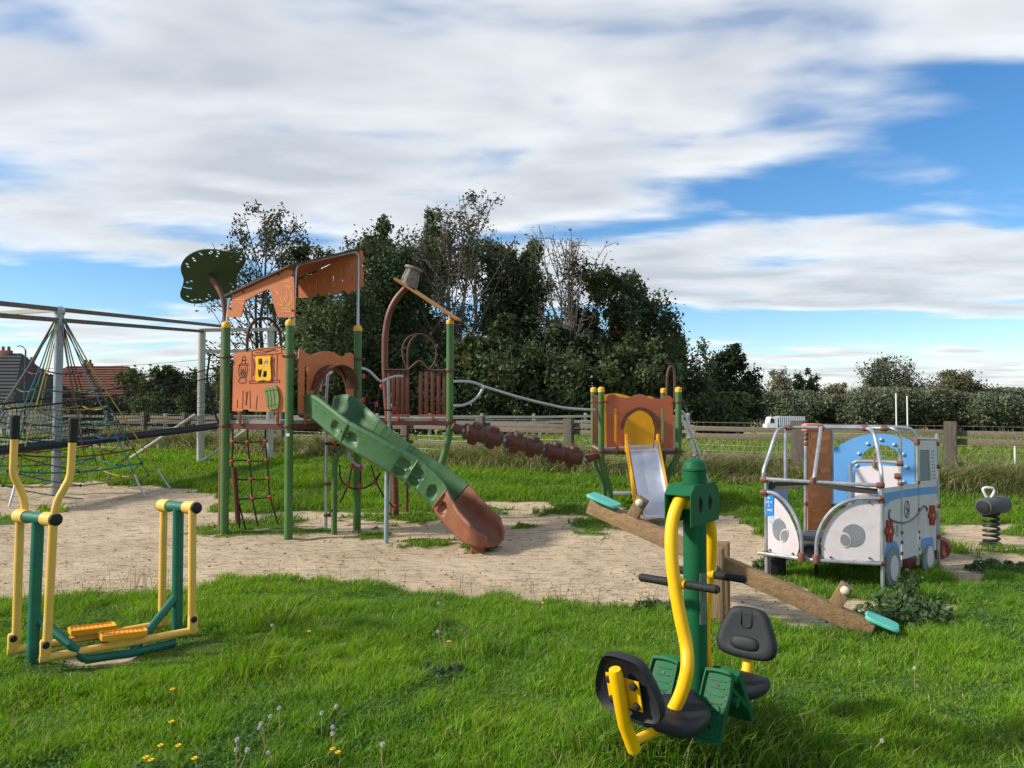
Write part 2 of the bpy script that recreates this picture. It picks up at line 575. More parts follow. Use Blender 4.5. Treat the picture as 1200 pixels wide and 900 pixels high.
# turf stands a little proud of the raked sand, the sand is scuffed
fz = fz + (1 - sm) * 0.025 * (fy < 20) + sm * (0.016 * (fbm(fx * 3.2, fy * 4, 3) - 0.5) * 2 - 0.014 * sstep(fbm(fx * 2.1 + 7, fy * 2.1, 2), 0.6, 0.72)) - 0.02
ny, nx = GX.shape
idx = np.arange(nx * ny).reshape(ny, nx)
quads = np.stack([idx[:-1, :-1], idx[:-1, 1:], idx[1:, 1:], idx[1:, :-1]], -1).reshape(-1, 4)
def fast_mesh(name, V, F, smooth=True):
    """numpy verts and equal-sized faces"""
    me = bpy.data.meshes.new(name)
    k = F.shape[1]
    me.vertices.add(len(V)); me.vertices.foreach_set('co', np.ascontiguousarray(V, dtype=np.float32).ravel())
    me.loops.add(F.size); me.loops.foreach_set('vertex_index', np.ascontiguousarray(F, dtype=np.int32).ravel())
    me.polygons.add(len(F)); me.polygons.foreach_set('loop_start', np.arange(0, F.size, k, dtype=np.int32))
    me.polygons.foreach_set('loop_total', np.full(len(F), k, dtype=np.int32))
    me.polygons.foreach_set('use_smooth', np.full(len(F), smooth))
    me.update(calc_edges=True)
    return me
gme = fast_mesh('ground', np.stack([fx, fy, fz], 1), quads)
at = gme.attributes.new('sand', 'FLOAT', 'POINT'); at.data.foreach_set('value', sm.astype(np.float32))
ground = bpy.data.objects.new('ground', gme); COL.objects.link(ground); structure(ground)
def ground_mat():
    m = bpy.data.materials.new('ground'); m.use_nodes = True
    t = m.node_tree; N = t.nodes; L = t.links; p = N['Principled BSDF']
    co = N.new('ShaderNodeTexCoord')
    def noise(sc, det, ro=0.6, st=(1, 1, 1), di=0.0):
        mp = N.new('ShaderNodeMapping'); mp.inputs['Scale'].default_value = st
        L.new(co.outputs['Object'], mp.inputs[0])
        n = N.new('ShaderNodeTexNoise'); n.inputs['Scale'].default_value = sc; n.inputs['Detail'].default_value = det; n.inputs['Roughness'].default_value = ro; n.inputs['Distortion'].default_value = di
        L.new(mp.outputs[0], n.inputs['Vector']); return n.outputs[0]
    def ramp(v, stops):
        r = N.new('ShaderNodeValToRGB'); e = r.color_ramp.elements
        while len(e) < len(stops):
            e.new(0.5)
        for i, (q, c) in enumerate(stops):
            e[i].position = q; e[i].color = (*c, 1)
        L.new(v, r.inputs[0]); return r.outputs[0]
    def mixc(f, a, b, mode='MIX'):
        n = N.new('ShaderNodeMixRGB'); n.blend_type = mode
        if isinstance(f, float): n.inputs[0].default_value = f
        else: L.new(f, n.inputs[0])
        for i, c in ((1, a), (2, b)):
            if isinstance(c, tuple): n.inputs[i].default_value = (*c, 1)
            else: L.new(c, n.inputs[i])
        return n.outputs[0]
    # sand: pale, with damp darker drifts, crumbs and litter
    s1 = ramp(noise(0.9, 5), [(0.3, (0.42, 0.325, 0.215)), (0.7, (0.56, 0.445, 0.305))])
    s2 = ramp(noise(9.0, 6, 0.7, (0.7, 1.6, 1)), [(0.34, (0.52, 0.50, 0.48)), (0.5, (1, 1, 1)), (0.75, (1.12, 1.1, 1.08))])
    s3 = ramp(noise(60, 3, 0.6, (0.6, 1.2, 1)), [(0.30, (0.55, 0.5, 0.45)), (0.44, (1, 1, 1))])
    sandc = mixc(1.0, mixc(1.0, s1, s2, 'MULTIPLY'), s3, 'MULTIPLY')
    # turf: soil and thatch under the blades near, pasture far
    g1 = ramp(noise(0.5, 6), [(0.3, (0.055, 0.105, 0.02)), (0.55, (0.09, 0.15, 0.03)), (0.75, (0.14, 0.17, 0.05))])
    g2 = ramp(noise(22, 5, 0.7), [(0.3, (0.45, 0.5, 0.45)), (0.65, (1.15, 1.1, 1.0))])
    near = mixc(1.0, g1, g2, 'MULTIPLY')
    f1 = ramp(noise(0.16, 7, 0.65, (0.35, 1.3, 1), 0.4), [(0.3, (0.12, 0.15, 0.04)), (0.5, (0.20, 0.225, 0.075)), (0.72, (0.30, 0.29, 0.13))])
    sp = N.new('ShaderNodeSeparateXYZ'); L.new(co.outputs['Object'], sp.inputs[0])
    mr = N.new('ShaderNodeMapRange'); mr.inputs[1].default_value = 16; mr.inputs[2].default_value = 24
    L.new(sp.outputs[1], mr.inputs[0])
    turf = mixc(mr.outputs[0], near, f1)
    a = N.new('ShaderNodeAttribute'); a.attribute_name = 'sand'
    bl = N.new('ShaderNodeMath'); bl.operation = 'MULTIPLY_ADD'; bl.use_clamp = True
    L.new(noise(14, 5, 0.7), bl.inputs[0]); bl.inputs[1].default_value = 0.9
    ad = N.new('ShaderNodeMath'); ad.operation = 'MULTIPLY_ADD'; L.new(a.outputs['Fac'], ad.inputs[0]); ad.inputs[1].default_value = 1.9; ad.inputs[2].default_value = -0.95
    L.new(ad.outputs[0], bl.inputs[2])
    L.new(mixc(bl.outputs[0], turf, sandc), p.inputs['Base Color'])
    p.inputs['Roughness'].default_value = 0.95; p.inputs['Specular IOR Level'].default_value = 0.1
    b1 = N.new('ShaderNodeBump'); b1.inputs['Strength'].default_value = 0.9; b1.inputs['Distance'].default_value = 0.03
    L.new(noise(11, 8, 0.72, (0.7, 1.5, 1)), b1.inputs['Height']); L.new(b1.outputs[0], p.inputs['Normal'])
    return m
gme.materials.append(ground_mat())

# ================================================================== GRASS
def blades(name, x, y, h, w, col, lean, mat, label, cat, zoff=-0.012, wind=(0.25, 0.0)):
    n = len(x)
    az = rng.random(n) * 2 * np.pi; la = rng.random(n) * 2 * np.pi; lm = lean * (0.3 + rng.random(n)) * h
    wx, wy = np.cos(az) * w / 2, np.sin(az) * w / 2
    dx, dy = np.cos(la) * lm + wind[0] * h * lean, np.sin(la) * lm + wind[1] * h * lean
    z0 = zg(x, y) + zoff
    V = np.zeros((n, 5, 3), np.float32)
    V[:, 0] = np.stack([x - wx, y - wy, z0], 1); V[:, 1] = np.stack([x + wx, y + wy, z0], 1)
    mx, my, mz = x + dx * 0.35, y + dy * 0.35, z0 + h * 0.58
    V[:, 2] = np.stack([mx - wx * 0.8, my - wy * 0.8, mz], 1); V[:, 3] = np.stack([mx + wx * 0.8, my + wy * 0.8, mz], 1)
    V[:, 4] = np.stack([x + dx, y + dy, z0 + h * (1 - 0.18 * np.minimum(lean, 1))], 1)
    b = np.arange(n)[:, None] * 5
    F = np.concatenate([b + np.array([0, 1, 3]), b + np.array([0, 3, 2]), b + np.array([2, 3, 4])], 0)
    me = fast_mesh(name, V.reshape(-1, 3), F)
    c = np.ones((n, 5, 4), np.float32); c[:, :, :3] = col[:, None, :]
    ca = me.attributes.new('Col', 'FLOAT_COLOR', 'POINT'); ca.data.foreach_set('color', c.ravel())
    me.materials.append(mat)
    o = bpy.data.objects.new(name, me); COL.objects.link(o)
    o['kind'] = 'stuff'
    tag(o, label, cat)
    return o
GM = leafmat('grass_blade', 0.4, 0.6, 0.12)
def gcol(x, y, n, k=1.0, dry=0.02):
    a = np.array([0.110, 0.230, 0.016]); b = np.array([0.225, 0.350, 0.024]); d = np.array([0.070, 0.165, 0.026])
    t = np.clip((fbm(x * 1.1 + 5, y * 1.1, 4) - 0.3) / 0.4, 0, 1)[:, None]
    t = np.clip(0.25 + 0.45 * t + 0.5 * (rng.random((n, 1)) - 0.35), 0, 1)
    r = rng.random((n, 1)) ** 1.4
    c = d * (1 - t) + (a * (1 - r) + b * r) * t
    c = c * (0.7 + 0.6 * rng.random((n, 1)))
    dr = rng.random(n) < dry
    c[dr] = np.array([0.36, 0.29, 0.15]) * (0.7 + 0.5 * rng.random((dr.sum(), 1)))
    return c * k
def scatter(n, x0, x1, y0, y1):
    return x0 + (x1 - x0) * rng.random(n), y0 + (y1 - y0) * rng.random(n)
# near lawn
n = 700000
y = 2.2 + 5.0 * rng.random(n) ** 1.25
x = (rng.random(n) * 2 - 1) * (0.74 * y + 1.1)
keep = (sand_mask(x, y) < 0.45 * rng.random(n) + 0.12) & (rng.random(n) < (0.74 * y + 1.1) / 6.4)
x, y = x[keep], y[keep]; n = len(x)
clump = fbm(x * 2.6 + 9, y * 2.6, 4)
h = (0.034 + 0.048 * sstep(clump, 0.3, 0.72) + 0.035 * sstep(fbm(x * 7 + 3, y * 7, 3), 0.45, 0.75)) * (0.55 + 0.8 * rng.random(n))
c0 = G(125, 765); h *= 1 - 0.72 * np.exp(-(((x - c0.x) / 0.75) ** 2 + ((y - c0.y) / 0.42) ** 2) ** 2)
blades('lawn_grass', x, y, h, 0.0036 + 0.0034 * rng.random(n), gcol(x, y, n, 1.22, 0.05), 0.45 + 0.35 * rng.random(n), GM, 'lush green lawn grass in front of the sand pit', 'grass')
# turf to the right and about the truck
n = 90000
x, y = scatter(n, 1.8, 9.2, 5.6, 11.5)
keep = (sand_mask(x, y) < 0.5 * rng.random(n) + 0.1) & (x < 0.76 * y + 1.1) & ~((y < 7.2) & (x < 0.74 * y + 1.1) & (y < 2.3 + 4.9))
x, y = x[keep], y[keep]; n = len(x)
h = (0.035 + 0.10 * sstep(fbm(x * 2 + 3, y * 2, 4), 0.35, 0.7)) * (0.6 + 0.8 * rng.random(n))
blades('turf_grass', x, y, h, 0.006 + 0.005 * rng.random(n), gcol(x, y, n, 0.95, 0.03), 0.6 + 0.4 * rng.random(n), GM, 'patchy green turf around the truck and the spring rider', 'grass')
# tufts in the sand and the lawn between sand and fence
FA, FB = Vector((7.87, 13.4)), Vector((-15.6, 29.2))          # fence line on the ground
def fence_y(x):
    return FA.y + (FB.y - FA.y) * (x - FA.x) / (FB.x - FA.x)
n = 330000
y = 7.0 + 19 * rng.random(n) ** 1.7
x = (rng.random(n) * 2 - 1) * (0.74 * y + 0.8)
keep = (sand_mask(x, y) < 0.45 * rng.random(n) + 0.08) & (y < fence_y(x) + 0.4) & ~((x > 1.8) & (x < 9.2) & (y < 11.5))
x, y = x[keep], y[keep]; n = len(x)
h = (0.05 + 0.09 * sstep(fbm(x * 1.2, y * 1.2, 4), 0.3, 0.7)) * (0.6 + 0.8 * rng.random(n)) * (0.42 + 0.58 * sstep(y, 9.5, 11.5))
blades('meadow_grass', x, y, h, (0.0011 + 0.0005 * rng.random(n)) * y, gcol(x, y, n, 0.95, 0.03), 0.5 + 0.4 * rng.random(n), GM, 'green grass between the sand pit and the fence', 'grass')
# rough long grass along the fence foot
n = 125000
t = rng.random(n) ** 0.8
x = FA.x + 3.5 + (FB.x - FA.x - 3.5) * (1 - (1 - t) ** 1.0); off = rng.normal(-0.35, 0.42, n)
y = fence_y(x) + off
keep = (np.abs(x) < 0.78 * y + 1) & (off > -1.35) & (off < 0.7)
x, y, off = x[keep], y[keep], off[keep]; n = len(x)
h = (0.30 + 0.50 * sstep(fbm(x * 1.1 + 30, y * 1.1, 3), 0.25, 0.7)) * (0.45 + 0.75 * rng.random(n)) * np.exp(-(off + 0.3) ** 2 / 0.9)
c = gcol(x, y, n, 0.95, 0.0)
st = (rng.random(n) < 0.55)[:, None]
c = np.where(st, np.array([0.36, 0.32, 0.18]) * (0.55 + 0.7 * rng.random((n, 1))), c * 0.62)
blades('rough_grass', x, y, h, (0.0008 + 0.0005 * rng.random(n)) * y, c, 0.75 + 0.5 * rng.random(n), GM, 'long rough straw and green grass along the fence foot', 'grass')
# paddock
n = 70000
y = 15 + 28 * rng.random(n) ** 1.4
x = (rng.random(n) * 2 - 1) * (0.74 * y + 1)
keep = y > fence_y(x) + 0.5
x, y = x[keep], y[keep]; n = len(x)
c = gcol(x, y, n, 0.9, 0.25)
blades('paddock_grass', x, y, 0.10 + 0.12 * rng.random(n), 0.0013 * y, c, 0.7 + 0.3 * rng.random(n), GM, 'pale grazed grass in the paddock beyond the fence', 'grass')
# dry stalks at the sand edge
pts = []
for (px, py, k) in [(110, 692, 14), (150, 688, 22), (175, 684, 12), (210, 684, 10), (330, 672, 8), (395, 678, 9), (440, 683, 12), (540, 693, 10), (600, 697, 9), (655, 701, 12), (700, 704, 8), (650, 703, 10), (60, 700, 10), (765, 712, 30)]:
    for i in range(k):
        q = G(px + random.gauss(0, 14), py + random.gauss(2, 3)); pts.append((q.x, q.y))
pts = np.array(pts); n = len(pts)
blades('dry_stalks', pts[:, 0], pts[:, 1], 0.14 + 0.16 * rng.random(n), np.full(n, 0.004), np.array([0.20, 0.17, 0.09]) * (0.6 + 0.6 * rng.random((n, 1))), 0.8 * np.ones(n), GM, 'thin dry stalks along the sand edge of the lawn', 'grass')
# coarse tussocks round the leg press foot and the strider
pts = []
for (px, py, k, s) in [(735, 893, 420, 0.07), (765, 893, 420, 0.07), (800, 900, 500, 0.08), (865, 880, 900, 0.13), (905, 868, 420, 0.12), (700, 890, 300, 0.1), (290, 790, 260, 0.12), (310, 735, 200, 0.12), (560, 770, 120, 0.1)]:
    c0 = G(px, py)
    for i in range(k):
        pts.append((c0.x + random.gauss(0, s), c0.y + random.gauss(0, s)))
pts = np.array(pts); n = len(pts)
blades('tussock_grass', pts[:, 0], pts[:, 1], 0.11 + 0.15 * rng.random(n), 0.005 + 0.004 * rng.random(n), gcol(pts[:, 0], pts[:, 1], n, 1.0, 0.10), 0.55 + 0.5 * rng.random(n), GM, 'coarse grass tussocks at the foot of the leg press machine', 'grass')

# ================================================================== TREES
def leaves_mesh_flat(name, x, y, z, size, col, tilt=0.35):
    n = len(x); a = rng.random(n) * 6.28
    A = np.stack([np.cos(a), np.sin(a), rng.normal(0, tilt, n)], 1); B = np.stack([-np.sin(a), np.cos(a), rng.normal(0, tilt, n)], 1)
    C = np.stack([x, y, z], 1); s = (size * (0.6 + 0.8 * rng.random(n)))[:, None]
    V = np.stack([C - A * s * 0.6, C + B * s * 0.45, C + A * s * 0.6, C - B * s * 0.45], 1)
    me = fast_mesh(name, V.reshape(-1, 3), np.arange(n * 4).reshape(n, 4), False)
    c = np.ones((n, 4, 4), np.float32); c[:, :, :3] = col[:, None, :]
    ca = me.attributes.new('Col', 'FLOAT_COLOR', 'POINT'); ca.data.foreach_set('color', c.ravel())
    return me
# clover and other broad leaves low in the lawn
n = 260000
y = 2.4 + 4.6 * rng.random(n) ** 1.25; x = (rng.random(n) * 2 - 1) * (0.74 * y + 0.5)
k = (fbm(x * 1.7 + 60, y * 1.7 + 8, 4) + 0.25 * (rng.random(n) - 0.5) > 0.60) & (sand_mask(x, y) < 0.3)
x, y = x[k], y[k]; n = len(x)
me = leaves_mesh_flat('clover', x, y, zg(x, y) + 0.012 + 0.035 * rng.random(n), np.full(n, 0.013), np.array([0.085, 0.17, 0.045]) * (0.6 + 0.7 * rng.random((n, 1))), 0.45)
me.materials.append(GM); o = bpy.data.objects.new('clover', me); COL.objects.link(o); o['kind'] = 'stuff'; tag(o, 'low clover leaves in darker patches of the lawn', 'clover')
# crumbs, twigs and leaf litter on the sand
n = 9000
y = 5.4 + 9 * rng.random(n) ** 1.3; x = (rng.random(n) * 2 - 1) * (0.74 * y)
k = sand_mask(x, y) > 0.5; x, y = x[k], y[k]; n = len(x)
pal = np.array([[0.10, 0.07, 0.045], [0.16, 0.12, 0.07], [0.07, 0.06, 0.045], [0.22, 0.17, 0.09]])
me = leaves_mesh_flat('leaf_litter', x, y, zg(x, y) + 0.004, 0.012 + 0.016 * rng.random(n) ** 2, pal[rng.integers(0, 4, n)], 0.25)
me.materials.append(leafmat('litter', 0.05, 0.9, 0.05)); o = bpy.data.objects.new('leaf_litter', me); COL.objects.link(o); o['kind'] = 'stuff'; tag(o, 'crumbs and dry leaf litter strewn over the sand', 'litter')
LM = leafmat('tree_leaf', 0.25, 0.6, 0.15)
WOOD = 'trees of the wood beyond the paddock'
BARK = M('bark', (70, 64, 56), 0.9, var=0.3, scale=3, bump=0.5, bscale=20)
BARKP = M('pale_bark', (104, 98, 90), 0.9, var=0.3, scale=3)
def leaves_mesh(name, C, size, col, elong=1.8):
    n = len(C)
    a = rng.normal(size=(n, 3)); a /= np.linalg.norm(a, axis=1)[:, None]
    b = rng.normal(size=(n, 3)); b -= a * (a * b).sum(1)[:, None]; b /= np.linalg.norm(b, axis=1)[:, None]
    s = size * (0.6 + 0.8 * rng.random((n, 1)))
    V = np.stack([C - a * s * elong / 2, C + b * s / 2, C + a * s * elong / 2, C - b * s / 2], 1)
    F = np.arange(n * 4).reshape(n, 4)
    me = fast_mesh(name, V.reshape(-1, 3), F, False)
    c = np.ones((n, 4, 4), np.float32); c[:, :, :3] = col[:, None, :]
    ca = me.attributes.new('Col', 'FLOAT_COLOR', 'POINT'); ca.data.foreach_set('color', c.ravel())
    me.materials.append(LM)
    return me
def tree(label, px, py_top, Y, wpx, nleaf, col, leaf=0.16, f0=0.12, stems=1, limbs=22, spread=0.5, up=0.55, group=None, name='tree', bark=None, tight=0.44, twig=0.012, droop=0.0, width_pow=0.8, twigs=4, cat='tree', trunk_r=None):
    top = AT(px, py_top, Y)
    bz = zg1(top.x, Y) - 0.1
    H = top.z - bz; Rw = wpx / FPX * Y / 2
    root = thing(name, label, cat, (top.x, Y, bz), group)
    mb = MB(); clus = []
    tr = trunk_r or H * 0.014
    for s in range(stems):
        a = random.random() * 6.28; k = 0.0 if stems == 1 else Rw * 0.28
        tip = Vector((math.cos(a) * k * 1.5, math.sin(a) * k * 1.5, H * (1 if s == 0 else random.uniform(0.78, 0.98))))
        if s == 0: tip.x *= 0.2; tip.y *= 0.2
        p = [Vector((math.cos(a) * k * 0.25, math.sin(a) * k * 0.25, 0))]
        for i in range(1, 7):
            t = i / 6
            q = p[0].lerp(tip, t) + Vector((random.gauss(0, 1), random.gauss(0, 1), 0)) * H * 0.010 * (1 if i < 6 else 0)
            p.append(q)
        o = Vector(root.location)
        mb.tube([v + o for v in p], [tr, tr * 0.85, tr * 0.7, tr * 0.52, tr * 0.36, tr * 0.2, 0.012], 7)
        nl = max(4, limbs // stems)
        for j in range(nl):
            f = f0 + (1 - f0) * ((j + random.random()) / nl) ** 0.9
            i = min(5, int(f * 6)); b0 = p[i].lerp(p[i + 1], f * 6 - i)
            g = (f - f0) / (1 - f0)
            rad = Rw * (math.sin(math.pi * min(1, (0.12 + 0.88 * g)) ** width_pow) ** 0.7 * 0.95 + 0.1) * random.uniform(0.65, 1.08)
            az = random.random() * 6.28
            d = Vector((math.cos(az), math.sin(az), up * (1.35 if group == WOOD else 1.0) * random.uniform(0.5, 1.5)))
            e = b0 + d * rad
            if e.z > H * 0.96:
                d = d * ((H * random.uniform(0.80, 1.0) - b0.z) / max(1e-3, e.z - b0.z)); d.z = max(d.z, 0.02); e = b0 + d * rad
            m1 = b0.lerp(e, 0.5) + Vector((0, 0, -rad * 0.06 + droop * rad))
            mb.tube([b0 + o, m1 + o, e + o], [tr * 0.3 * (1 - 0.6 * g), tr * 0.17, twig], 5, caps=False)
            for q in range(twigs):
                t = 0.3 + 0.7 * (q + random.random()) / twigs
                s0 = b0.lerp(m1, t * 2) if t < 0.5 else m1.lerp(e, t * 2 - 1)
                d2 = Vector((random.gauss(0, 1), random.gauss(0, 1), random.gauss(0.35, 0.6))).normalized()
                L = rad * random.uniform(0.22, 0.5)
                e2 = s0 + d2 * L
                mb.tube([s0 + o, e2 + o], [twig * 1.3, twig * 0.6], 4, caps=False)
                clus.append((e2, L)); clus.append((s0.lerp(e2, 0.5), L * 0.8))
            clus.append((e, rad * 0.35))
    obj('trunk', mb, bark or BARK, root)
    K = len(clus)
    C = np.array([tuple(c[0]) for c in clus]); S = np.array([max(0.18, c[1] * tight) for c in clus])
    w = S ** 1.6 * (0.12 + rng.random(K) ** 1.5) * (rng.random(K) > 0.22); w /= w.sum()
    nleaf = int(nleaf * 2.0)
    ix = rng.choice(K, nleaf, p=w)
    P = C[ix] + rng.normal(size=(nleaf, 3)) * S[ix][:, None] * np.array([0.85, 0.85, 1.15])
    P[:, 2] = np.maximum(P[:, 2], 0.1); P[:, 2] = np.where(P[:, 2] > H * 1.04, H * (1.0 - 0.2 * rng.random(nleaf)), P[:, 2])
    cc = (0.6 + 0.8 * rng.random((K, 1)))[ix] * (0.7 + 0.6 * rng.random((nleaf, 1)))
    hue = rng.normal(0, 0.12, (K, 1))[ix]
    cl = np.array(col)[None] * cc; cl[:, :1] *= 1 + hue
    me = leaves_mesh('crown', P, leaf * 0.62, np.clip(cl, 0.004, 1))
    c = bpy.data.objects.new('crown', me); COL.objects.link(c); c.parent = root
    return root
DK = (0.068, 0.090, 0.042); MD = (0.088, 0.112, 0.048); OL = (0.085, 0.085, 0.034); DRY = (0.14, 0.105, 0.05)
WOOD = 'trees of the wood beyond the paddock'
tree('tall thin poplar with scattered leaves rising behind the perforated leaf canopy', 305, 243, 42, 128, 2600, (0.06, 0.065, 0.035), 0.17, 0.15, 3, 46, up=0.95, group=WOOD, tight=0.16, twig=0.016)
tree('slim dark tree behind the slanted orange roof', 366, 287, 46, 84, 7500, DK, 0.19, 0.16, 2, 26, up=0.7, group=WOOD)
tree('open multi stemmed tree between the roof posts of the tower', 385, 330, 41, 96, 3800, MD, 0.19, 0.2, 4, 30, up=0.8, group=WOOD)
tree('tall broad dark tree behind the bent brown pole with bucket', 452, 256, 47, 118, 17000, DK, 0.21, 0.10, 3, 44, up=0.7, group=WOOD)
tree('dark leafy tree at the back of the wood beside the bare poplar', 498, 246, 52, 90, 10500, DK, 0.22, 0.14, 2, 34, up=0.8, group=WOOD)
tree('tallest nearly bare poplar with upright twigs in the wood', 541, 228, 45, 108, 2400, (0.07, 0.062, 0.04), 0.16, 0.16, 4, 54, up=1.2, group=WOOD, twig=0.018, tight=0.3, bark=BARKP)
tree('dense dark tree right of the tallest bare poplar', 590, 274, 47, 104, 13500, DK, 0.21, 0.08, 3, 38, up=0.7, group=WOOD)
tree('dark round headed tree left of the pale leafless tree', 628, 282, 48, 66, 7500, DK, 0.21, 0.12, 2, 28, up=0.75, group=WOOD)
tree('pale leafless tree with fine upright branches in the wood', 668, 266, 44, 92, 500, DRY, 0.14, 0.18, 4, 60, up=1.4, group=WOOD, twig=0.019, bark=BARKP, twigs=6)
tree('brownish half bare tree right of the pale leafless tree', 702, 318, 45, 84, 7500, (0.06, 0.06, 0.028), 0.19, 0.08, 3, 32, up=0.8, group=WOOD)
tree('dark tree with ragged crown at the right end of the wood', 743, 322, 46, 86, 11500, DK, 0.20, 0.06, 3, 36, up=0.75, group=WOOD)
tree('low dark round tree behind the small slide tower', 800, 394, 50, 84, 8500, DK, 0.22, 0.03, 2, 30, up=0.6, group=WOOD)
tree('dark round tree standing alone beyond the green dome', 860, 408, 54, 66, 7000, (0.028, 0.046, 0.022), 0.22, 0.03, 2, 28, up=0.6, group=WOOD)
UNDER = 'shrubs at the foot of the wood'
shr = [(300, 425, 44, 70, MD), (345, 415, 43, 70, DK), (405, 402, 44, 80, MD), (450, 395, 43, 84, DK), (500, 388, 44, 90, DK), (548, 392, 42, 84, MD), (596, 380, 44, 90, DK), (640, 372, 43, 90, DK), (690, 384, 43, 88, DK), (736, 392, 43, 80, MD), (775, 420, 42, 60, DK), (835, 462, 46, 66, MD)]
UL = ['behind the twisted slide ladder', 'behind the tower window panel', 'behind the arched slide entrance', 'behind the bent brown pole', 'behind the brown slatted railing', 'behind the curved green post', 'above the first log of the log bridge', 'above the middle log of the log bridge', 'left of the small slide tower', 'behind the arched panel of the small slide tower', 'behind the brown hoop of the small slide tower', 'low between the lone dark tree and the fence']
for (a, b, c, d, e), u in zip(shr, UL):
    tree('dense dark shrub ' + u, a, b, c, d, 5200, e, 0.24, 0.0, 3, 22, up=0.45, group=UNDER, name='shrub', tight=0.5, cat='shrub', trunk_r=0.06)
# left side garden bushes
tree('green garden bush beyond the black net walkway', 195, 431, 48, 84, 7000, (0.075, 0.10, 0.035), 0.2, 0.0, 3, 26, up=0.45, name='bush', cat='bush', group='bushes by the houses', trunk_r=0.08)
tree('small reddish bush beside the red roofed house', 160, 435, 56, 26, 1800, (0.10, 0.075, 0.04), 0.2, 0.1, 2, 16, up=0.6, name='bush', cat='bush', group='bushes by the houses', trunk_r=0.08)
tree('dark green bush right of the pale concrete post', 248, 455, 50, 56, 4200, MD, 0.2, 0.0, 3, 20, up=0.4, name='bush', cat='bush', group='bushes by the houses', trunk_r=0.08)
tree('low dark hedge bush in front of the red roofed house', 125, 468, 50, 90, 4600, (0.05, 0.06, 0.03), 0.2, 0.0, 3, 22, up=0.3, name='bush', cat='bush', group='bushes by the houses', trunk_r=0.08)
# far right trees and hedge, most leaf colours lightened to stand for haze
FAR = 'trees on the far right skyline'
HZ = 168
tree('greyish bare topped tree between two dark trees on the skyline', 906, 432, HZ, 44, 2600, (0.17, 0.16, 0.10), 0.46, 0.1, 3, 34, up=1.0, group=FAR, twig=0.05)
tree('dark pointed evergreen on the skyline', 943, 431, HZ - 6, 52, 6000, (0.034, 0.052, 0.026), 0.46, 0.0, 2, 30, up=0.3, group=FAR, width_pow=0.55)
tree('tall airy olive grey tree behind the blue arch of the truck', 1036, 418, HZ, 58, 5200, (0.12, 0.125, 0.075), 0.44, 0.1, 3, 40, up=0.9, group=FAR, twig=0.05)
tree('lower grey tree right of the airy tall one', 1068, 450, HZ, 34, 2600, (0.10, 0.11, 0.065), 0.46, 0.05, 2, 22, up=0.8, group=FAR)
tree('broad olive tree behind the weathered fence post', 1116, 436, HZ - 4, 66, 7000, (0.115, 0.12, 0.06), 0.46, 0.0, 3, 36, up=0.8, group=FAR)
tree('small dark tree right of the broad olive tree', 1148, 455, HZ, 22, 1800, (0.036, 0.052, 0.026), 0.46, 0.0, 2, 18, up=0.5, group=FAR)
tree('pale olive tree at the end of the hedge', 1180, 456, HZ, 44, 3400, (0.16, 0.165, 0.10), 0.46, 0.0, 3, 26, up=0.8, group=FAR)
tree('brownish low tree left of the airy tall one', 990, 451, HZ, 60, 4600, (0.14, 0.125, 0.07), 0.46, 0.0, 3, 30, up=0.6, group=FAR)
hb = tree('grey green hedge bush in the long far hedge', 905, 461, 156, 60, 4200, (0.13, 0.145, 0.09), 0.5, 0.0, 3, 22, up=0.4, group='bushes of the far hedge', name='hedge_bush', cat='bush', tight=0.55, trunk_r=0.08)
for i in range(19):
    c = hb.copy(); COL.objects.link(c)
    px = 930 + i * 24 + random.uniform(-6, 6)
    YY = 157 + random.uniform(-3, 6)
    c.location = (AT(px, 470, YY).x, YY, zg1(0, YY) - 0.1)
    c.rotation_euler = (0, 0, random.random() * 6.28)
    s = random.uniform(0.86, 1.12); c.scale = (s, s, s * random.uniform(0.86, 1.1))
    for ch in hb.children:
        k = ch.copy(); COL.objects.link(k); k.parent = c

# ================================================================== FENCES
FDIR = (FB - FA).normalized(); FANG = math.atan2(FDIR.y, FDIR.x)
WOODF = M('fence_wood', (112, 100, 86), 0.9, var=0.35, scale=4, bump=0.6, bscale=14, dirt=0.5, dirtc=(60, 56, 46), stretch=(0.5, 9, 9), rot=(0, 0, -FANG))
WOODP = M('fence_post_wood', (84, 76, 66), 0.9, var=0.4, scale=4, bump=0.7, bscale=16, dirt=0.5, dirtc=(120, 116, 106), stretch=(9, 9, 0.7))
WIRE = M('wire', (130, 132, 128), 0.5, 0.6)
fence = thing('plank_fence', 'weathered plank fence on thick sleeper posts running behind the playground', 'fence', (FA.x, FA.y, 0))
step = 2.615
npost = 12
def fp(k):
    q = FA + FDIR * step * k
    return Vector((q.x, q.y, zg1(q.x, q.y)))
for k in range(-3, npost):
    p = fp(k); hh = 1.24 + random.uniform(-0.02, 0.05)
    mb = MB(); w = 0.22 + random.uniform(-0.03, 0.02)
    mb.box((p.x, p.y, p.z + hh / 2 - 0.2), (w, 0.14, hh + 0.4), Matrix.Rotation(FANG, 3, 'Z') @ Matrix.Rotation(random.gauss(0, 0.012), 3, 'Y'), 0.008)
    obj('post', mb, WOODP, fence)
    if k < npost - 1:
        q = fp(k + 1); nrm = Vector((FDIR.y, -FDIR.x, 0)); nrm = -nrm if nrm.y > 0 else nrm
        for (z0, z1) in ((1.0, 1.10), (0.86, 0.97), (0.44, 0.54)):
            mb = MB(); jz = random.gauss(0, 0.008); dz = random.gauss(0, 0.012)
            off = nrm * (-0.105)
            mb.bar(p + off + Vector((0, 0, (z0 + z1) / 2 + jz)), q + off + Vector((0, 0, (z0 + z1) / 2 + jz + dz)), 0.045, z1 - z0, bev=0.004)
            obj('plank', mb, WOODF, fence)
mb = MB()
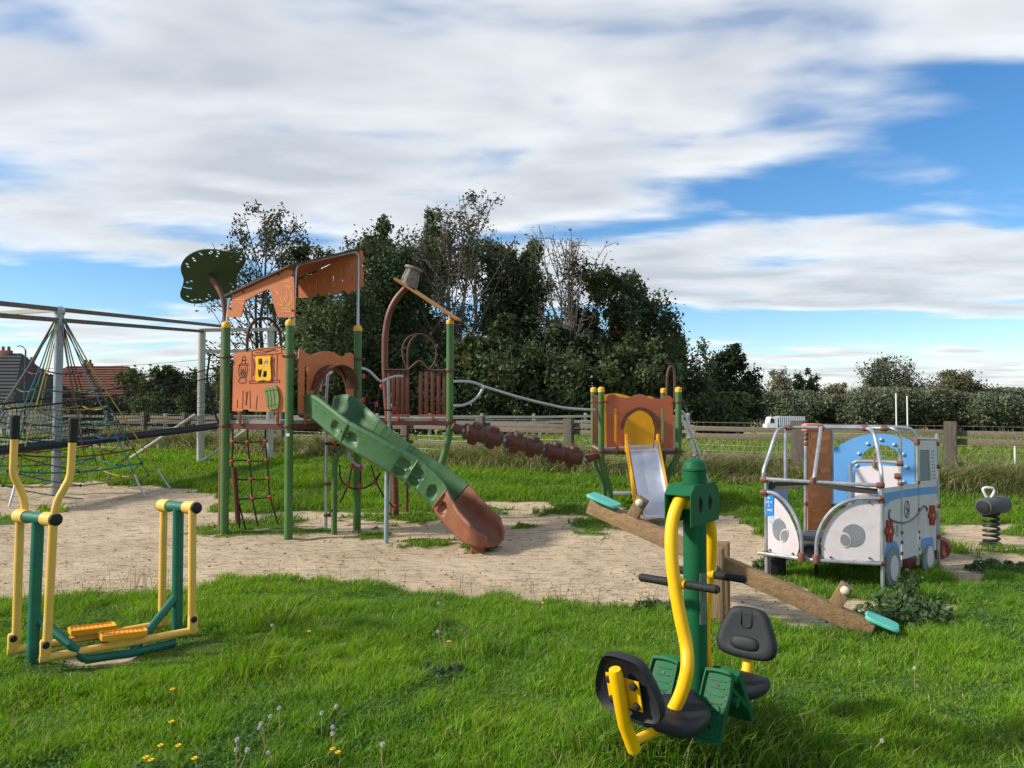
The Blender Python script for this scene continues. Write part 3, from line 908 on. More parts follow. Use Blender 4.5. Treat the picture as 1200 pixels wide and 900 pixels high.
a = fp(-3); b = fp(npost - 1); back = Vector((FDIR.y, -FDIR.x, 0)); back = back if back.y > 0 else -back
a = a + back * 0.16; b = b + back * 0.16; L = (b - a).length
for i in range(int(L / 0.15)):
    q = a.lerp(b, i * 0.15 / L); q.z = zg1(q.x, q.y)
    mb.tube([q + Vector((0, 0, 0.05)), q + Vector((0, 0, 1.2))], 0.0024, 3, caps=False)
for z in np.arange(0.1, 1.21, 0.12):
    mb.tube([a + Vector((0, 0, z)), b + Vector((0, 0, z))], 0.0024, 3, caps=False)
obj('wire_mesh', mb, WIRE, fence)
# paddock rail fence farther back
GREYW = M('grey_rail_wood', (150, 147, 138), 0.9, var=0.25, scale=2, bump=0.4, stretch=(1, 6, 6))
f2 = thing('rail_fence', 'pale grey three rail paddock fence farther back in the field', 'fence', (0, 30, 0))
pa, pb = Vector((8.4, 35.5)), Vector((-26, 34.5))
nn = 14
for k in range(nn + 1):
    q = pa.lerp(pb, k / nn); z = zg1(q.x, q.y)
    obj('post', MB().box((q.x, q.y, z + 0.5), (0.14, 0.14, 1.3), None, 0.01), GREYW, f2)
    if k < nn:
        q2 = pa.lerp(pb, (k + 1) / nn); z2 = zg1(q2.x, q2.y)
        for h in (0.48, 0.74, 1.0):
            obj('rail', MB().bar((q.x, q.y - 0.09, z + h), (q2.x, q2.y - 0.09, z2 + h + random.gauss(0, 0.015)), 0.04, 0.11), GREYW, f2)
# white electric fence stakes in the paddock
WHITE = M('white_plastic', (225, 225, 220), 0.5)
for (px, py0, py1, Y) in [(1189, 520, 560, 16.5), (1170, 545, 562, 17.5), (1097, 543, 560, 17.8)]:
    t_ = AT(px, py0, Y)
    z = zg1(t_.x, Y)
    o = thing('fence_stake', 'thin white plastic stake standing in the paddock', 'stake', (t_.x, Y, z), 'white stakes in the paddock')
    obj('shaft', MB().tube([(t_.x, Y, z - 0.1), t_], 0.022, 8), WHITE, o)
    obj('clip', MB().lathe([(0.03, -0.02), (0.034, 0.0), (0.03, 0.02)], 10, t_), WHITE, o)
for (px, lab) in [(1050, 'left'), (1063, 'right')]:
    t_ = AT(px, 462 if px < 1055 else 465, 62); z = zg1(t_.x, 62)
    o = thing('white_pole', 'tall thin white pole of a pair standing in the far field', 'pole', (t_.x, 62, z), 'pair of white poles in the field')
    obj('shaft', MB().tube([(t_.x, 62, z - 0.2), t_], 0.055, 8), WHITE, o)
    obj('cap', MB().ball(t_, 0.07), WHITE, o)

# ================================================================== HOUSES
TILE_R = M('red_roof_tiles', (98, 62, 50), 0.85, var=0.3, scale=1.5, bump=0.6, bscale=4, stretch=(1, 1, 3))
TILE_G = M('grey_roof_tiles', (56, 58, 60), 0.85, var=0.3, scale=1.5, bump=0.6, bscale=4, stretch=(1, 1, 3))
WALLW = M('house_render', (205, 200, 190), 0.9, var=0.1, scale=1)
BRICK = M('chimney_brick', (120, 84, 70), 0.9, var=0.25, scale=3)
GLASS = M('window_glass', (40, 48, 55), 0.12, var=0.1, spec=0.6)
FRAME = M('window_frame', (230, 230, 226), 0.5)
def house(label, px0, px1, py_ridge, py_eave, Y, depth, roofm, hip=0.0, chim=()):
    a = AT(px0, py_eave, Y); b = AT(px1, py_eave, Y); r = AT((px0 + px1) / 2, py_ridge, Y + depth / 2)
    z0 = zg1(0, Y); o = thing('house', label, 'house', ((a.x + b.x) / 2, Y + depth / 2, z0), 'houses behind the net pyramid')
    x0, x1, ze, zr = a.x, b.x, a.z, r.z; Y1 = Y + depth
    obj('wall', MB().box(((x0 + x1) / 2, (Y + Y1) / 2, (z0 + ze) / 2 - 0.1), (x1 - x0, depth, ze - z0 + 0.2)), WALLW, o)
    e = 0.35; h0 = x0 - e; h1 = x1 + e; ym = (Y + Y1) / 2
    mb = MB()
    rl, rr = h0 + hip, h1 - hip
    v = [(h0, Y - e, ze), (h1, Y - e, ze), (h1, Y1 + e, ze), (h0, Y1 + e, ze), (rl, ym, zr), (rr, ym, zr)]
    mb.add(v + [(p[0], p[1], p[2] - 0.12) for p in v[:4]], [(0, 1, 5, 4), (2, 3, 4, 5), (1, 2, 5), (3, 0, 4), (0, 6, 7, 1), (1, 7, 8, 2), (2, 8, 9, 3), (3, 9, 6, 0), (6, 9, 8, 7)])
    roof = obj('roof', mb, roofm, o, smooth=False)
    # tile courses stand proud as real battens along the slope
    mb = MB(); ncs = 14
    for i in range(ncs):
        t = (i + 0.5) / ncs
        yy = (Y - e) + (ym - Y + e) * t; zz_ = ze + (zr - ze) * t
        mb.bar((h0 + hip * t + 0.05, yy, zz_ + 0.03), (h1 - hip * t - 0.05, yy, zz_ + 0.03), 0.16, 0.05)
    obj('tile_course', mb, roofm, roof)
    for (cp, cy, cw) in chim:
        c = AT(cp, cy, ym)
        ch = obj('chimney', MB().box((c.x, ym, (c.z + zr) / 2 - 0.3), (cw, 0.5, c.z - zr + 0.8), None, 0.02), BRICK, roof)
        for s in (-0.25, 0.25):
            obj('chimney_pot', MB().lathe([(0.13, 0), (0.11, 0.3), (0.13, 0.32), (0.12, 0.36)], 10, (c.x + s * cw * 1.1, ym, c.z + 0.08)), BRICK, ch)
    nwin = max(2, int((x1 - x0) / 3.2))
    for i in range(nwin):
        xx = x0 + (x1 - x0) * (i + 0.5) / nwin
        w = obj('window', MB().box((xx, Y - 0.02, z0 + 1.6), (1.1, 0.06, 1.2)), FRAME, o)
        for s in (-0.26, 0.26):
            obj('pane', MB().box((xx + s, Y - 0.06, z0 + 1.6), (0.44, 0.03, 1.04)), GLASS, w)
    return o
house('low house with dark grey tiled roof and pale chimney', -70, 14, 414, 470, 60, 9, TILE_G, 2.6, [(7, 412, 0.9)])
house('long low house with red tiled hipped roof and two chimneys', 16, 146, 429, 470, 66, 9, TILE_R, 2.4, [(34, 424, 0.8), (103, 427, 0.8)])
house('far dark roofed building beyond the bushes', 236, 300, 447, 462, 90, 10, TILE_G, 0.0, [])
# street lamp and cable
lp = AT(30, 410, 58); lz = zg1(0, 58)
lamp = thing('street_lamp', 'slender street lamp with a bent arm between the two roofs', 'street lamp', (lp.x, 58, lz))
MET = M('lamp_metal', (70, 72, 72), 0.5, 0.4)
obj('pole', MB().tube([(lp.x, 58, lz - 0.2), (lp.x, 58, lp.z)], [0.10, 0.06], 8), MET, lamp)
obj('arm', MB().tube([(lp.x, 58, lp.z), AT(27, 406.5, 58), AT(23, 405, 58)], 0.035, 6), MET, lamp)
obj('lamp_head', MB().ball(AT(21.5, 405, 58), 0.16, 10, (1.5, 0.8, 0.5)), FRAME, lamp)
cable = obj('overhead_cable', MB().tube([AT(-80, 434, 60), AT(60, 432, 60), AT(110, 430, 62), AT(170, 427, 64), AT(240, 421, 66), AT(330, 410, 68)], 0.018, 4, 4), MET, None, loc=(AT(110, 430, 62)))
tag(cable, 'thin overhead cable strung above the red roof', 'cable')

# ================================================================== LORRY
LY = 136
la = AT(899, 488, LY); lb = AT(943, 488, LY); lz = zg1(0, LY)
lorry = thing('lorry', 'white cabbed lorry with long grey trailer by the far hedge', 'lorry', ((la.x + lb.x) / 2, LY, lz))
LW = M('lorry_white', (225, 228, 230), 0.4); LG = M('trailer_grey', (150, 158, 166), 0.5, 0.2); RUB = M('rubber', (28, 28, 30), 0.8)
ltop = la.z; cabx = la.x + 2.0
cabf = FR(Vector((la.x, LY, lz)), (1, 0, 0), (0, 0, 1)); hh = ltop - lz
cabm = obj('cab', MB().prism([[(0.0, 0.6), (1.95, 0.6), (1.95, hh - 0.1), (0.7, hh - 0.1), (0.35, hh * 0.62), (0.0, hh * 0.55)]], cabf, -2.4, 0), LW, lorry)
obj('side_window', MB().prism([[(0.5, hh * 0.58), (1.3, hh * 0.58), (1.3, hh * 0.84), (0.75, hh * 0.84)]], cabf, 0.005, 0.03), GLASS, cabm)
obj('trailer', MB().box(((cabx + lb.x) / 2 + 0.15, LY + 1.2, lz + (hh + 1.1) / 2), (lb.x - cabx - 0.1, 2.45, hh - 1.1), None, 0.03), LG, lorry)
mb = MB()
for i in range(14):
    xx = cabx + 0.3 + (lb.x - cabx - 0.4) * i / 13
    mb.box((xx, LY - 0.045, lz + (hh + 1.1) / 2), (0.07, 0.05, hh - 1.25))
obj('trailer_rib', mb, LW, lorry)
for xx in (la.x + 0.95, cabx + 1.4, lb.x - 1.7, lb.x - 0.6):
    for yy in (LY + 0.15, LY + 2.1):
        w = obj('wheel', MB().lathe([(0.3, -0.14), (0.5, -0.12), (0.5, 0.12), (0.3, 0.14)], 18, (xx, yy, lz + 0.5), (0, 1, 0)), RUB, lorry)
        obj('hub', MB().lathe([(0.2, -0.16), (0.22, 0.16)], 12, (xx, yy, lz + 0.5), (0, 1, 0)), LG, w)
# ================================================================== MAIN PLAY TOWER
TG = M('tower_green', (66, 104, 50), 0.5, var=0.2, scale=3, dirt=0.45, dirtc=(96, 110, 80))
TY = M('cap_yellow', (226, 170, 52), 0.45, var=0.1)
OR = M('panel_orange', (196, 114, 70), 0.6, var=0.12, scale=2.5, dirt=0.4, dirtc=(160, 100, 70))
BR = M('tower_brown', (90, 51, 38), 0.45, var=0.16, scale=5, dirt=0.25, dirtc=(140, 96, 76))
ST = M('galvanised_steel', (176, 180, 184), 0.38, 0.75, var=0.14, scale=8, dirt=0.3, dirtc=(128, 130, 130))
DARK = M('engraved_line', (72, 38, 26), 0.8)
CREAM = M('engraved_cream', (228, 176, 112), 0.7)
DECK = M('deck_grey', (138, 134, 130), 0.7, var=0.2, scale=6, dirt=0.4)
ROPE = M('black_rope', (38, 36, 38), 0.85, var=0.3, scale=90, bump=0.6, bscale=120)
REDC = M('rope_connector_red', (168, 52, 44), 0.5, var=0.2)
BOLT = M('dark_bolt', (40, 34, 32), 0.5, 0.4)
pA, pB, pC = Vector((-3.51, 9.13, 0)), Vector((-2.66, 8.90, 0)), Vector((-1.98, 9.55, 0))
pD = Vector((-2.93, 9.80, 0))
AB, BC, AD, DC = VP(pA, pB), VP(pB, pC), VP(pA, pD), VP(pD, pC)
TW = thing('play_tower', 'orange panelled play tower on green posts with slanted roof and twisted green slide', 'play tower', ((pA + pC) / 2))
UP = Vector((0, 0, 1))
PR = 0.05
def ring(mb, c, r, h, seg=18):
    mb.lathe([(r, -h / 2), (r + 0.004, -h / 4), (r + 0.004, h / 4), (r, h / 2)], seg, c)
DZ = 1.36
for p in (pA, pB, pC, pD):
    po = obj('post', MB().tube([p - UP * 0.1, p + UP * 2.54], PR, 20), TG, TW)
    obj('post_cap', MB().lathe([(PR + 0.004, 0), (PR + 0.006, 0.03), (PR, 0.055), (PR * 0.6, 0.075), (0.018, 0.08)], 20, p + UP * 2.52), TY, po)
    for z in (2.16, 1.32):
        m2 = MB(); ring(m2, p + UP * z, PR + 0.008, 0.035 if z > 2 else 0.05)
        for s in (-1, 1):
            m2.box(p + UP * z + Vector((s * 0.07, 0, 0)), (0.045, 0.03, 0.022), None, 0.004)
        obj('clamp', m2, BR, po)
obj('label_sticker', MB().box(pB + Vector((0.0, -PR - 0.001, 1.22)), (0.04, 0.004, 0.035)), FRAME, TW)
cen = (pA + pC) / 2
def shrink(p, k):
    return cen + (p - cen) * k
mb = MB(); q = [shrink(p, 0.97) for p in (pA, pB, pC, pD)]
mb.add([v + UP * 1.345 for v in q] + [v + UP * 1.385 for v in q], [(0, 1, 2, 3), (4, 5, 6, 7), (0, 1, 5, 4), (1, 2, 6, 5), (2, 3, 7, 6), (3, 0, 4, 7)])
dk = obj('deck', mb, DECK, TW)
mb = MB()
for a, b in ((pA, pB), (pB, pC), (pC, pD), (pD, pA)):
    mb.bar(shrink(a, 0.97) + UP * 1.31, shrink(b, 0.97) + UP * 1.31, 0.03, 0.065)
obj('deck_frame', mb, BR, dk)
# window panel (A-B)
z6 = Z(260, 395, 6.667)
win_px = z6([(292, 165), (366, 160), (366, 322), (288, 328)])
outl = z6([(95, 125), (150, 118), (230, 112), (236, 98), (300, 86), (380, 78), (465, 70), (476, 100), (521, 100), (516, 180), (512, 300), (506, 430), (501, 585), (400, 584), (300, 582), (214, 580), (205, 567), (168, 566), (160, 580), (80, 578), (84, 500), (86, 420), (88, 330), (91, 250), (93, 190)])
pan = obj('window_panel', MB().prism([on(AB, outl), on(AB, win_px)], AB, -0.012, 0.006), OR, TW)
fr_out = smooth2(on(AB, z6([(268, 158), (300, 152), (345, 155), (386, 150), (384, 200), (389, 260), (386, 338), (330, 336), (272, 342), (270, 280), (272, 210)])), 4)
holes = [[(292, 170), (322, 165), (326, 208), (320, 216), (290, 216)], [(336, 214), (352, 172), (366, 174), (366, 218), (345, 218)], [(288, 252), (322, 252), (312, 312), (296, 314), (288, 286)], [(326, 310), (334, 264), (360, 266), (363, 290), (350, 318)]]
obj('window_frame', MB().prism([fr_out] + [on(AB, z6(h)) for h in holes], AB, 0.008, 0.022), M('window_yellow', (240, 178, 24), 0.45), pan)
bar_px = [(345, 400), (395, 385), (430, 380), (448, 430), (455, 480), (445, 552), (405, 566), (375, 571), (358, 530), (347, 460)]
brl = obj('barrel_plaque', MB().prism([smooth2(on(AB, z6(bar_px)), 4)], AB, 0.008, 0.03), M('barrel_green', (116, 134, 78), 0.6, var=0.12), pan)
mb = MB()
for l in ([(362, 410), (372, 480), (380, 560)], [(385, 400), (396, 470), (402, 555)], [(410, 395), (422, 460), (424, 550)], [(348, 425), (440, 410)], [(362, 540), (444, 525)]):
    ribbon(mb, AB, on(AB, z6(l)), 0.006, 0.029, 0.032)
obj('stave_line', mb, M('stave_dark', (60, 74, 44), 0.8), brl)
mb = MB()
LAN = [[(160, 180), (168, 155), (180, 150), (188, 160), (190, 180), (160, 180)], [(158, 205), (160, 184), (186, 184), (190, 205)], [(132, 222), (150, 210), (195, 208), (212, 218), (132, 222)], [(140, 225), (132, 265), (146, 318), (190, 318), (205, 262), (198, 225)], [(146, 318), (132, 345), (145, 360), (185, 358), (192, 342), (190, 318)], [(155, 235), (150, 275), (160, 312)], [(182, 235), (190, 270), (180, 312)], [(160, 300), (168, 270), (178, 300), (166, 312)], [(148, 290), (170, 250), (185, 292)]]
PLK = [[(168, 420), (164, 560)], [(222, 420), (224, 556)], [(190, 430), (196, 470), (188, 520), (198, 530)], [(205, 425), (196, 500), (190, 530)], [(125, 490), (122, 552)], [(278, 460), (270, 566)]]
WFR = [[(240, 140), (236, 110), (300, 95), (380, 90), (468, 78), (470, 128), (380, 136), (300, 140), (240, 142)], [(238, 142), (236, 342)], [(262, 150), (262, 340)], [(395, 140), (392, 332)], [(436, 138), (432, 332)], [(218, 345), (452, 336), (454, 352), (220, 362), (218, 345)], [(250, 170), (254, 230), (248, 300)], [(412, 160), (408, 240), (416, 310)], [(265, 120), (330, 126), (400, 104), (440, 110)], [(290, 105), (350, 112), (420, 96)]]
for l in LAN + PLK + WFR:
    ribbon(mb, AB, on(AB, z6(l)), 0.0075, 0.0055, 0.0085)
obj('engraving', mb, DARK, pan)
def bolts(mb, fr, pts, off, r=0.012, h=0.012):
    for (u, v) in pts:
        mb.lathe([(r, 0), (r, h * 0.6), (r * 0.6, h)], 8, fr.to3(u, v, off), fr.n)
# brackets hanging below the panels
for (px, fr) in ((281, AB), (325, AB), (358, BC)):
    mb = MB(); c = fr.pt(px, 489, 0.02)
    mb.box(c, (0.035, 0.035, 0.12), None, 0.008)
    mb.ball(c - UP * 0.07, 0.022, 10)
    mb.ball(c + UP * 0.06 + fr.n * 0.015, 0.016, 8)
    obj('panel_bracket', mb, M('bracket_copper', (150, 84, 56), 0.5, var=0.2), TW)
# arched slide panel (B-C)
ol = z6([(598, 120), (606, 92), (620, 95), (650, 122), (690, 142), (735, 128), (780, 112), (830, 108), (880, 122), (915, 146), (945, 152), (975, 132), (1000, 120), (1022, 132), (1030, 160), (1030, 590), (975, 592), (975, 440), (965, 360), (935, 300), (890, 265), (840, 258), (790, 270), (750, 310), (726, 370), (716, 450), (716, 596), (595, 596), (596, 300)])
slotl = z6([(646, 232), (656, 226), (667, 232), (664, 560), (654, 566), (644, 560)])
arch = obj('arch_panel', MB().prism([on(BC, ol), on(BC, slotl)], BC, -0.012, 0.006), OR, TW)
mb = MB(); pin = on(BC, z6([(700, 410), (715, 350), (740, 290), (785, 245), (845, 226), (905, 242), (945, 285), (962, 340), (968, 400)]))
pin = [tuple(v[:2]) for v in catmull([Vector((a, b, 0)) for a, b in pin], 4)]
n0 = len(pin)
for t0, r0 in ((0.0, 1.0),):
    b = len(mb.v)
    cu_, cv_ = sum(p[0] for p in pin) / n0, min(p[1] for p in pin)
    for off, k in ((0.004, 1.0), (0.14, 1.02), (0.27, 1.08), (0.27, 1.12), (0.14, 1.07), (0.004, 1.06)):
        for (u, v) in pin:
            mb.v.append(BC.to3(cu_ + (u - cu_) * k, cv_ + (v - cv_) * k + (off * -0.10), off))
    for i in range(6):
        for j in range(n0 - 1):
            a0 = b + i * n0 + j; a1 = b + ((i + 1) % 6) * n0 + j
            mb.f.append((a0, a0 + 1, a1 + 1, a1))
obj('slide_hood', mb, BR, arch)
# roof: three corner points define the plane, the fourth closes it
rA, rB, rC = AT(263.5, 348, 9.10), AT(339.5, 312.5, 8.84), AT(424.5, 291.5, 9.58)
rD = rA + rC - rB
RF = FR(rA, rB - rA, rD - rA)
def rfuv(p):
    d = p - rA
    return (d.dot(RF.a), d.dot(RF.b))
quad = [rfuv(p) for p in (rA, rB, rC, rD)]
s = 1 if RF.n.z > 0 else -1
roof = obj('roof', MB().prism([quad], RF, 0, 0.014 * s), M('roof_brown', (150, 78, 52), 0.6, var=0.14, scale=3, dirt=0.3), TW)
mb = MB()
for a, b in ((rA, rB), (rB, rC), (rC, rD), (rD, rA)):
    mb.bar(a + UP * 0.012, b + UP * 0.012, 0.028, 0.022)
obj('roof_edge', mb, M('roof_edge_dark', (74, 54, 46), 0.6), roof)
z6b = Z(260, 290, 6.667)
fas = z6b([(92, 378), (180, 336), (300, 278), (420, 220), (525, 168), (556, 185), (566, 240), (574, 400), (574, 540), (560, 548), (440, 545), (418, 470), (400, 400), (388, 345), (375, 330), (345, 334), (270, 372), (188, 415), (172, 480), (155, 545), (48, 545), (55, 500), (78, 455)])
fpan = obj('roof_fascia', MB().prism([on(AB, fas)], AB, 0.0, 0.018), OR, TW)
mb = MB()
for l in ([(110, 410), (180, 405)], [(130, 430), (172, 440)], [(112, 480), (112, 515)], [(420, 340), (448, 365)], [(490, 270), (530, 262)], [(485, 300), (540, 310), (520, 330)], [(455, 390), (480, 440), (470, 470)], [(540, 340), (552, 420), (520, 460)], [(470, 480), (530, 475), (535, 500), (475, 498)], [(500, 380), (490, 410), (505, 415), (515, 400), (505, 340)], [(440, 440), (470, 450)], [(500, 460), (530, 440)]):
    ribbon(mb, AB, on(AB, z6b(l), 0.018), 0.008, 0.017, 0.0205)
obj('engraving', mb, CREAM, fpan)
mb = MB(); bolts(mb, AB, on(AB, z6b([(168, 348), (445, 212), (553, 218), (64, 475), (553, 492)]), 0.018), 0.018)
obj('bolt', mb, BOLT, fpan)
sc_ = [(598, 395), (598, 258), (700, 212), (860, 124), (1000, 54), (1090, 18), (1106, 80), (1090, 130), (1106, 200), (1098, 250), (1108, 290), (1085, 310), (1062, 322), (1040, 345), (1020, 340), (985, 366), (955, 338), (935, 336), (900, 372), (862, 370), (840, 352), (820, 352), (795, 380), (770, 370), (745, 352), (715, 386), (650, 392)]
slots = [(680, 285, 330), (742, 260, 318), (803, 222, 304), (869, 180, 296), (940, 146, 284), (1015, 102, 268)]
DCo = VP(pD + (pC - pD).normalized() * 0, pC)
obj('scalloped_fascia', MB().prism([on(DC, z6b(sc_))] + [on(DC, z6b([(x - 5, a), (x + 5, a), (x + 5, b), (x - 5, b)])) for x, a, b in slots], DC, -0.02, -0.002), OR, TW)
tubeP = [pB + UP * 2.5 + Vector((0, 0, 0)), BC.pt(346, 325), BC.pt(346.6, 315), BC.pt(349, 310.5), BC.pt(354, 308.5), BC.pt(412, 295.8), BC.pt(417, 296), BC.pt(419.5, 299), BC.pt(420, 306), pC + UP * 2.5]
tubeP[0] = BC.pt(344, 384); tubeP[-1] = BC.pt(419.5, 390)
obj('roof_tube', MB().tube(tubeP, 0.017, 10), ST, TW)
obj('roof_strut', MB().tube([pA + UP * 2.5, AT(268.5, 352, 9.13)], 0.016, 10), ST, TW)
obj('roof_strut', MB().tube([pD + UP * 2.5, pD + UP * 3.2], 0.016, 10), ST, TW)
obj('entry_hoop', MB().tube([AD.pt(x, y) for x, y in [(289, 455), (289.5, 411), (291, 388), (299, 376), (307, 373), (316, 374), (323, 380), (328, 390), (329.5, 408), (330, 455)]], 0.02, 10, 4), BR, TW)
# leaf canopy on its bent pole
cc = AT(245, 324, 9.3)
LF = FR(cc, (1, 0.12, 0), (-0.1, -0.72, 0.69))
z7 = Z(210, 280, 7.5)
blobo = z7([(15, 260), (22, 215), (60, 160), (130, 115), (220, 92), (320, 95), (420, 110), (540, 122), (578, 150), (586, 195), (565, 240), (525, 295), (508, 345), (500, 430), (470, 485), (410, 520), (300, 530), (210, 560), (130, 565), (60, 548), (18, 515), (10, 470), (30, 410), (40, 350), (22, 300)])
lh = [(68, 220), (78, 244), (122, 170), (136, 190), (178, 122), (196, 135), (270, 125), (284, 112), (344, 128), (334, 152), (342, 112), (448, 152), (478, 134), (502, 132), (544, 150), (540, 178), (516, 200), (72, 380), (106, 370), (46, 425), (72, 432), (100, 434), (74, 504), (112, 540), (142, 532), (182, 532), (206, 542), (256, 488), (268, 504), (242, 525), (454, 392), (470, 420), (462, 460)]
hl = []
for i, (x, y) in enumerate(lh):
    u, v = LF.uv(*z7([(x, y)])[0]); hl.append(ellipse(u, v, 0.021, 0.017, 8))
obj('leaf_canopy', MB().prism([smooth2(on(LF, blobo), 3)] + hl, LF, -0.01, 0.01), M('canopy_green', (44, 68, 36), 0.6, var=0.15, scale=3), TW)
pole = [AT(261, 624, 9.16), AT(262.5, 520, 9.16), AT(264.5, 400, 9.16), AT(266.5, 372, 9.16), AT(263, 352, 9.18), AT(257, 338, 9.2), AT(249, 326, 9.24)]
pole = [p + Vector((-0.045, 0.05, 0)) * (1 if i < 4 else 0.4) for i, p in enumerate(pole)]
pl = obj('canopy_pole', MB().tube(pole, 0.034, 14, 4), M('pole_tan', (112, 72, 54), 0.5, var=0.15), TW)
obj('canopy_bracket', MB().tube([LF.to3(-0.18, 0.0, -0.025), LF.to3(0.16, 0.0, -0.025)], 0.018, 8).tube([LF.to3(0, -0.14, -0.025), LF.to3(0.0, 0.16, -0.025)], 0.018, 8).tube([AT(249, 326, 9.24), LF.to3(0, 0, -0.02)], 0.03, 10), BR, pl)
# rope ladder below the deck
z4 = Z(240, 440, 4.09)
ldY = 9.42
def ldpt(p):
    q = z4([p])[0]
    return AT(q[0], q[1], ldY)
ropes = [[(132, 225), (135, 320), (130, 410), (140, 500), (150, 600), (168, 745)], [(205, 225), (206, 320), (215, 410), (222, 500), (228, 590), (255, 725)], [(293, 235), (290, 315), (298, 405), (305, 495), (312, 580), (352, 715)], [(130, 420), (150, 560), (196, 738)]]
mb = MB()
for r_ in ropes:
    mb.tube([ldpt(p) for p in r_], 0.011, 6, 4)
for r_ in [[(132, 318), (170, 322), (206, 320), (250, 318), (292, 315)], [(128, 412), (170, 405), (215, 409), (260, 411), (296, 405)], [(138, 498), (180, 500), (222, 497), (262, 500), (304, 494)], [(148, 596), (190, 592), (228, 590), (270, 588), (312, 582)]]:
    mb.tube([ldpt(p) for p in r_], 0.010, 6, 4)
rl = obj('rope_ladder', mb, ROPE, TW)
for p in [(132, 228), (135, 318), (130, 412), (140, 500), (152, 596), (206, 320), (215, 410), (222, 497), (228, 590), (292, 315), (297, 405), (304, 494), (312, 582)]:
    c = ldpt(p)
    obj('rope_connector', MB().ball(c, 0.03, 8, (1.1, 0.8, 0.9)), REDC, rl)
obj('timber_prop', MB().tube([ldpt((140, 440)), ldpt((160, 710)) ], 0.034, 10), M('prop_wood', (92, 56, 44), 0.8, var=0.3), TW)
# steel pole seen through the arch
gp = G(382, 621)
fpole = obj('sliding_pole', MB().tube([gp - UP * 0.05, AT(382.5, 470, gp.y), AT(384, 440, gp.y), AT(389, 436, gp.y + 0.12)], 0.019, 10), ST, TW)
for y in (520, 567, 604):
    obj('rope_connector', MB().lathe([(0.03, -0.018), (0.033, 0), (0.03, 0.018)], 10, AT(382.5, y, gp.y)).ball(AT(386.5, y, gp.y), 0.024, 8), M('connector_rust', (112, 66, 52), 0.6, var=0.2), fpole)

# ---- twisted slide
SLG = M('slide_green', (62, 100, 60), 0.5, var=0.14, scale=4, dirt=0.4, dirtc=(90, 122, 86))
SLB = M('slide_brown', (128, 78, 54), 0.48, var=0.14, scale=4, dirt=0.45, dirtc=(160, 112, 84))
path = [Vector(p) for p in [(-2.44, 9.33, 1.43), (-2.22, 9.10, 1.40), (-1.97, 8.87, 1.24), (-1.72, 8.70, 1.06), (-1.40, 8.60, 0.86), (-1.06, 8.56, 0.65), (-0.82, 8.50, 0.47), (-0.64, 8.41, 0.30), (-0.48, 8.31, 0.17), (-0.33, 8.21, 0.09), (-0.19, 8.12, 0.075)]]
pp = catmull(path, 22)
cum = [0.0]
for i in range(1, len(pp)):
    cum.append(cum[-1] + (pp[i] - pp[i - 1]).length)
SL = cum[-1]
def resample(n, s0, s1):
    out = []; j = 0
    for i in range(n):
        s_ = (s0 + (s1 - s0) * i / (n - 1)) * SL
        while j < len(cum) - 2 and cum[j + 1] < s_:
            j += 1
        while j > 0 and cum[j] > s_:
            j -= 1
        t = (s_ - cum[j]) / max(1e-6, cum[j + 1] - cum[j])
        out.append((pp[j].lerp(pp[j + 1], t), (pp[min(j + 2, len(pp) - 1)] - pp[max(0, j - 1)]).normalized(), s_ / SL))
    return out
def wallh(s):
    v = 0.30
    if s < 0.1: v = 0.26 + 0.4 * s
    if s > 0.72: v = 0.30 - (s - 0.72) / 0.28 * 0.08
    return v
def slide_piece(name, s0, s1, n, mat, dents, ends=False):
    mb = MB(); rows = []
    # cross-section: outside left foot -> lip -> inside -> lip -> outside right foot
    for (p, t, s_) in resample(n, s0, s1):
        side = t.cross(UP).normalized(); up = side.cross(t).normalized()
        h = wallh(s_); wi = 0.215 + 0.035 * max(0.0, (s_ - 0.74) / 0.26)
        if ends and s_ > 0.92:
            k = (s_ - 0.92) / 0.08; wi *= math.sqrt(max(0.0, 1 - 0.7 * k ** 3)); h *= (1 - 0.55 * k ** 2)
        prof = []
        for k in range(9):                     # inner half profile, rounded gutter
            a = math.pi / 2 * k / 8
            prof.append((wi * (math.sin(a) ** 0.62), h * 0.80 * (1 - math.cos(a) ** 0.9) if k < 8 else h * 0.80))
        inner = prof + [(wi + 0.012, h * 0.92), (wi + 0.028, h), (wi + 0.052, h * 0.98), (wi + 0.060, h * 0.88)]
        outer = [(wi + 0.055 - 0.008 * (k_ / 11) - 0.004 * math.sin(k_ / 11 * 3.14), h * (0.84 - 0.76 * k_ / 11)) for k_ in range(12)] + [(wi + 0.025, -0.005), (wi * 0.8, -0.028), (wi * 0.4, -0.035), (0, -0.038)]
        half = inner + outer
        ring_ = []
        full = [(x, y, +1) for x, y in half] + [(x, y, -1) for x, y in reversed(half[:-1])][:-1]
        for (x, y, sg) in full:
            dx = 0.0
            if x > 0.1 and y < h * 0.80 and (x, y) in outer[:12]:
                for (ds, dy, rs, ry, dep) in dents:
                    q = ((s_ - ds) / rs) ** 2 + ((y / h - dy) / ry) ** 2
                    if q < 1:
                        dx -= dep * (1 - q) ** 0.5
            ring_.append(p + side * sg * (x + dx) + up * y)
        rows.append(ring_)
    b = len(mb.v); m_ = len(rows[0])
    for r_ in rows:
        mb.v += r_
    for i in range(len(rows) - 1):
        for k in range(m_):
            k2 = (k + 1) % m_
            mb.f.append((b + i * m_ + k, b + i * m_ + k2, b + (i + 1) * m_ + k2, b + (i + 1) * m_ + k))
    half_n = 20
    for i0 in (0, len(rows) - 1):              # end caps as strips between skin and underside
        L_ = [b + i0 * m_ + k for k in range(m_)]
        mb.f.append(tuple(L_))
    return mb
slide = bpy.data.objects.new('slide', None); COL.objects.link(slide); slide.parent = TW
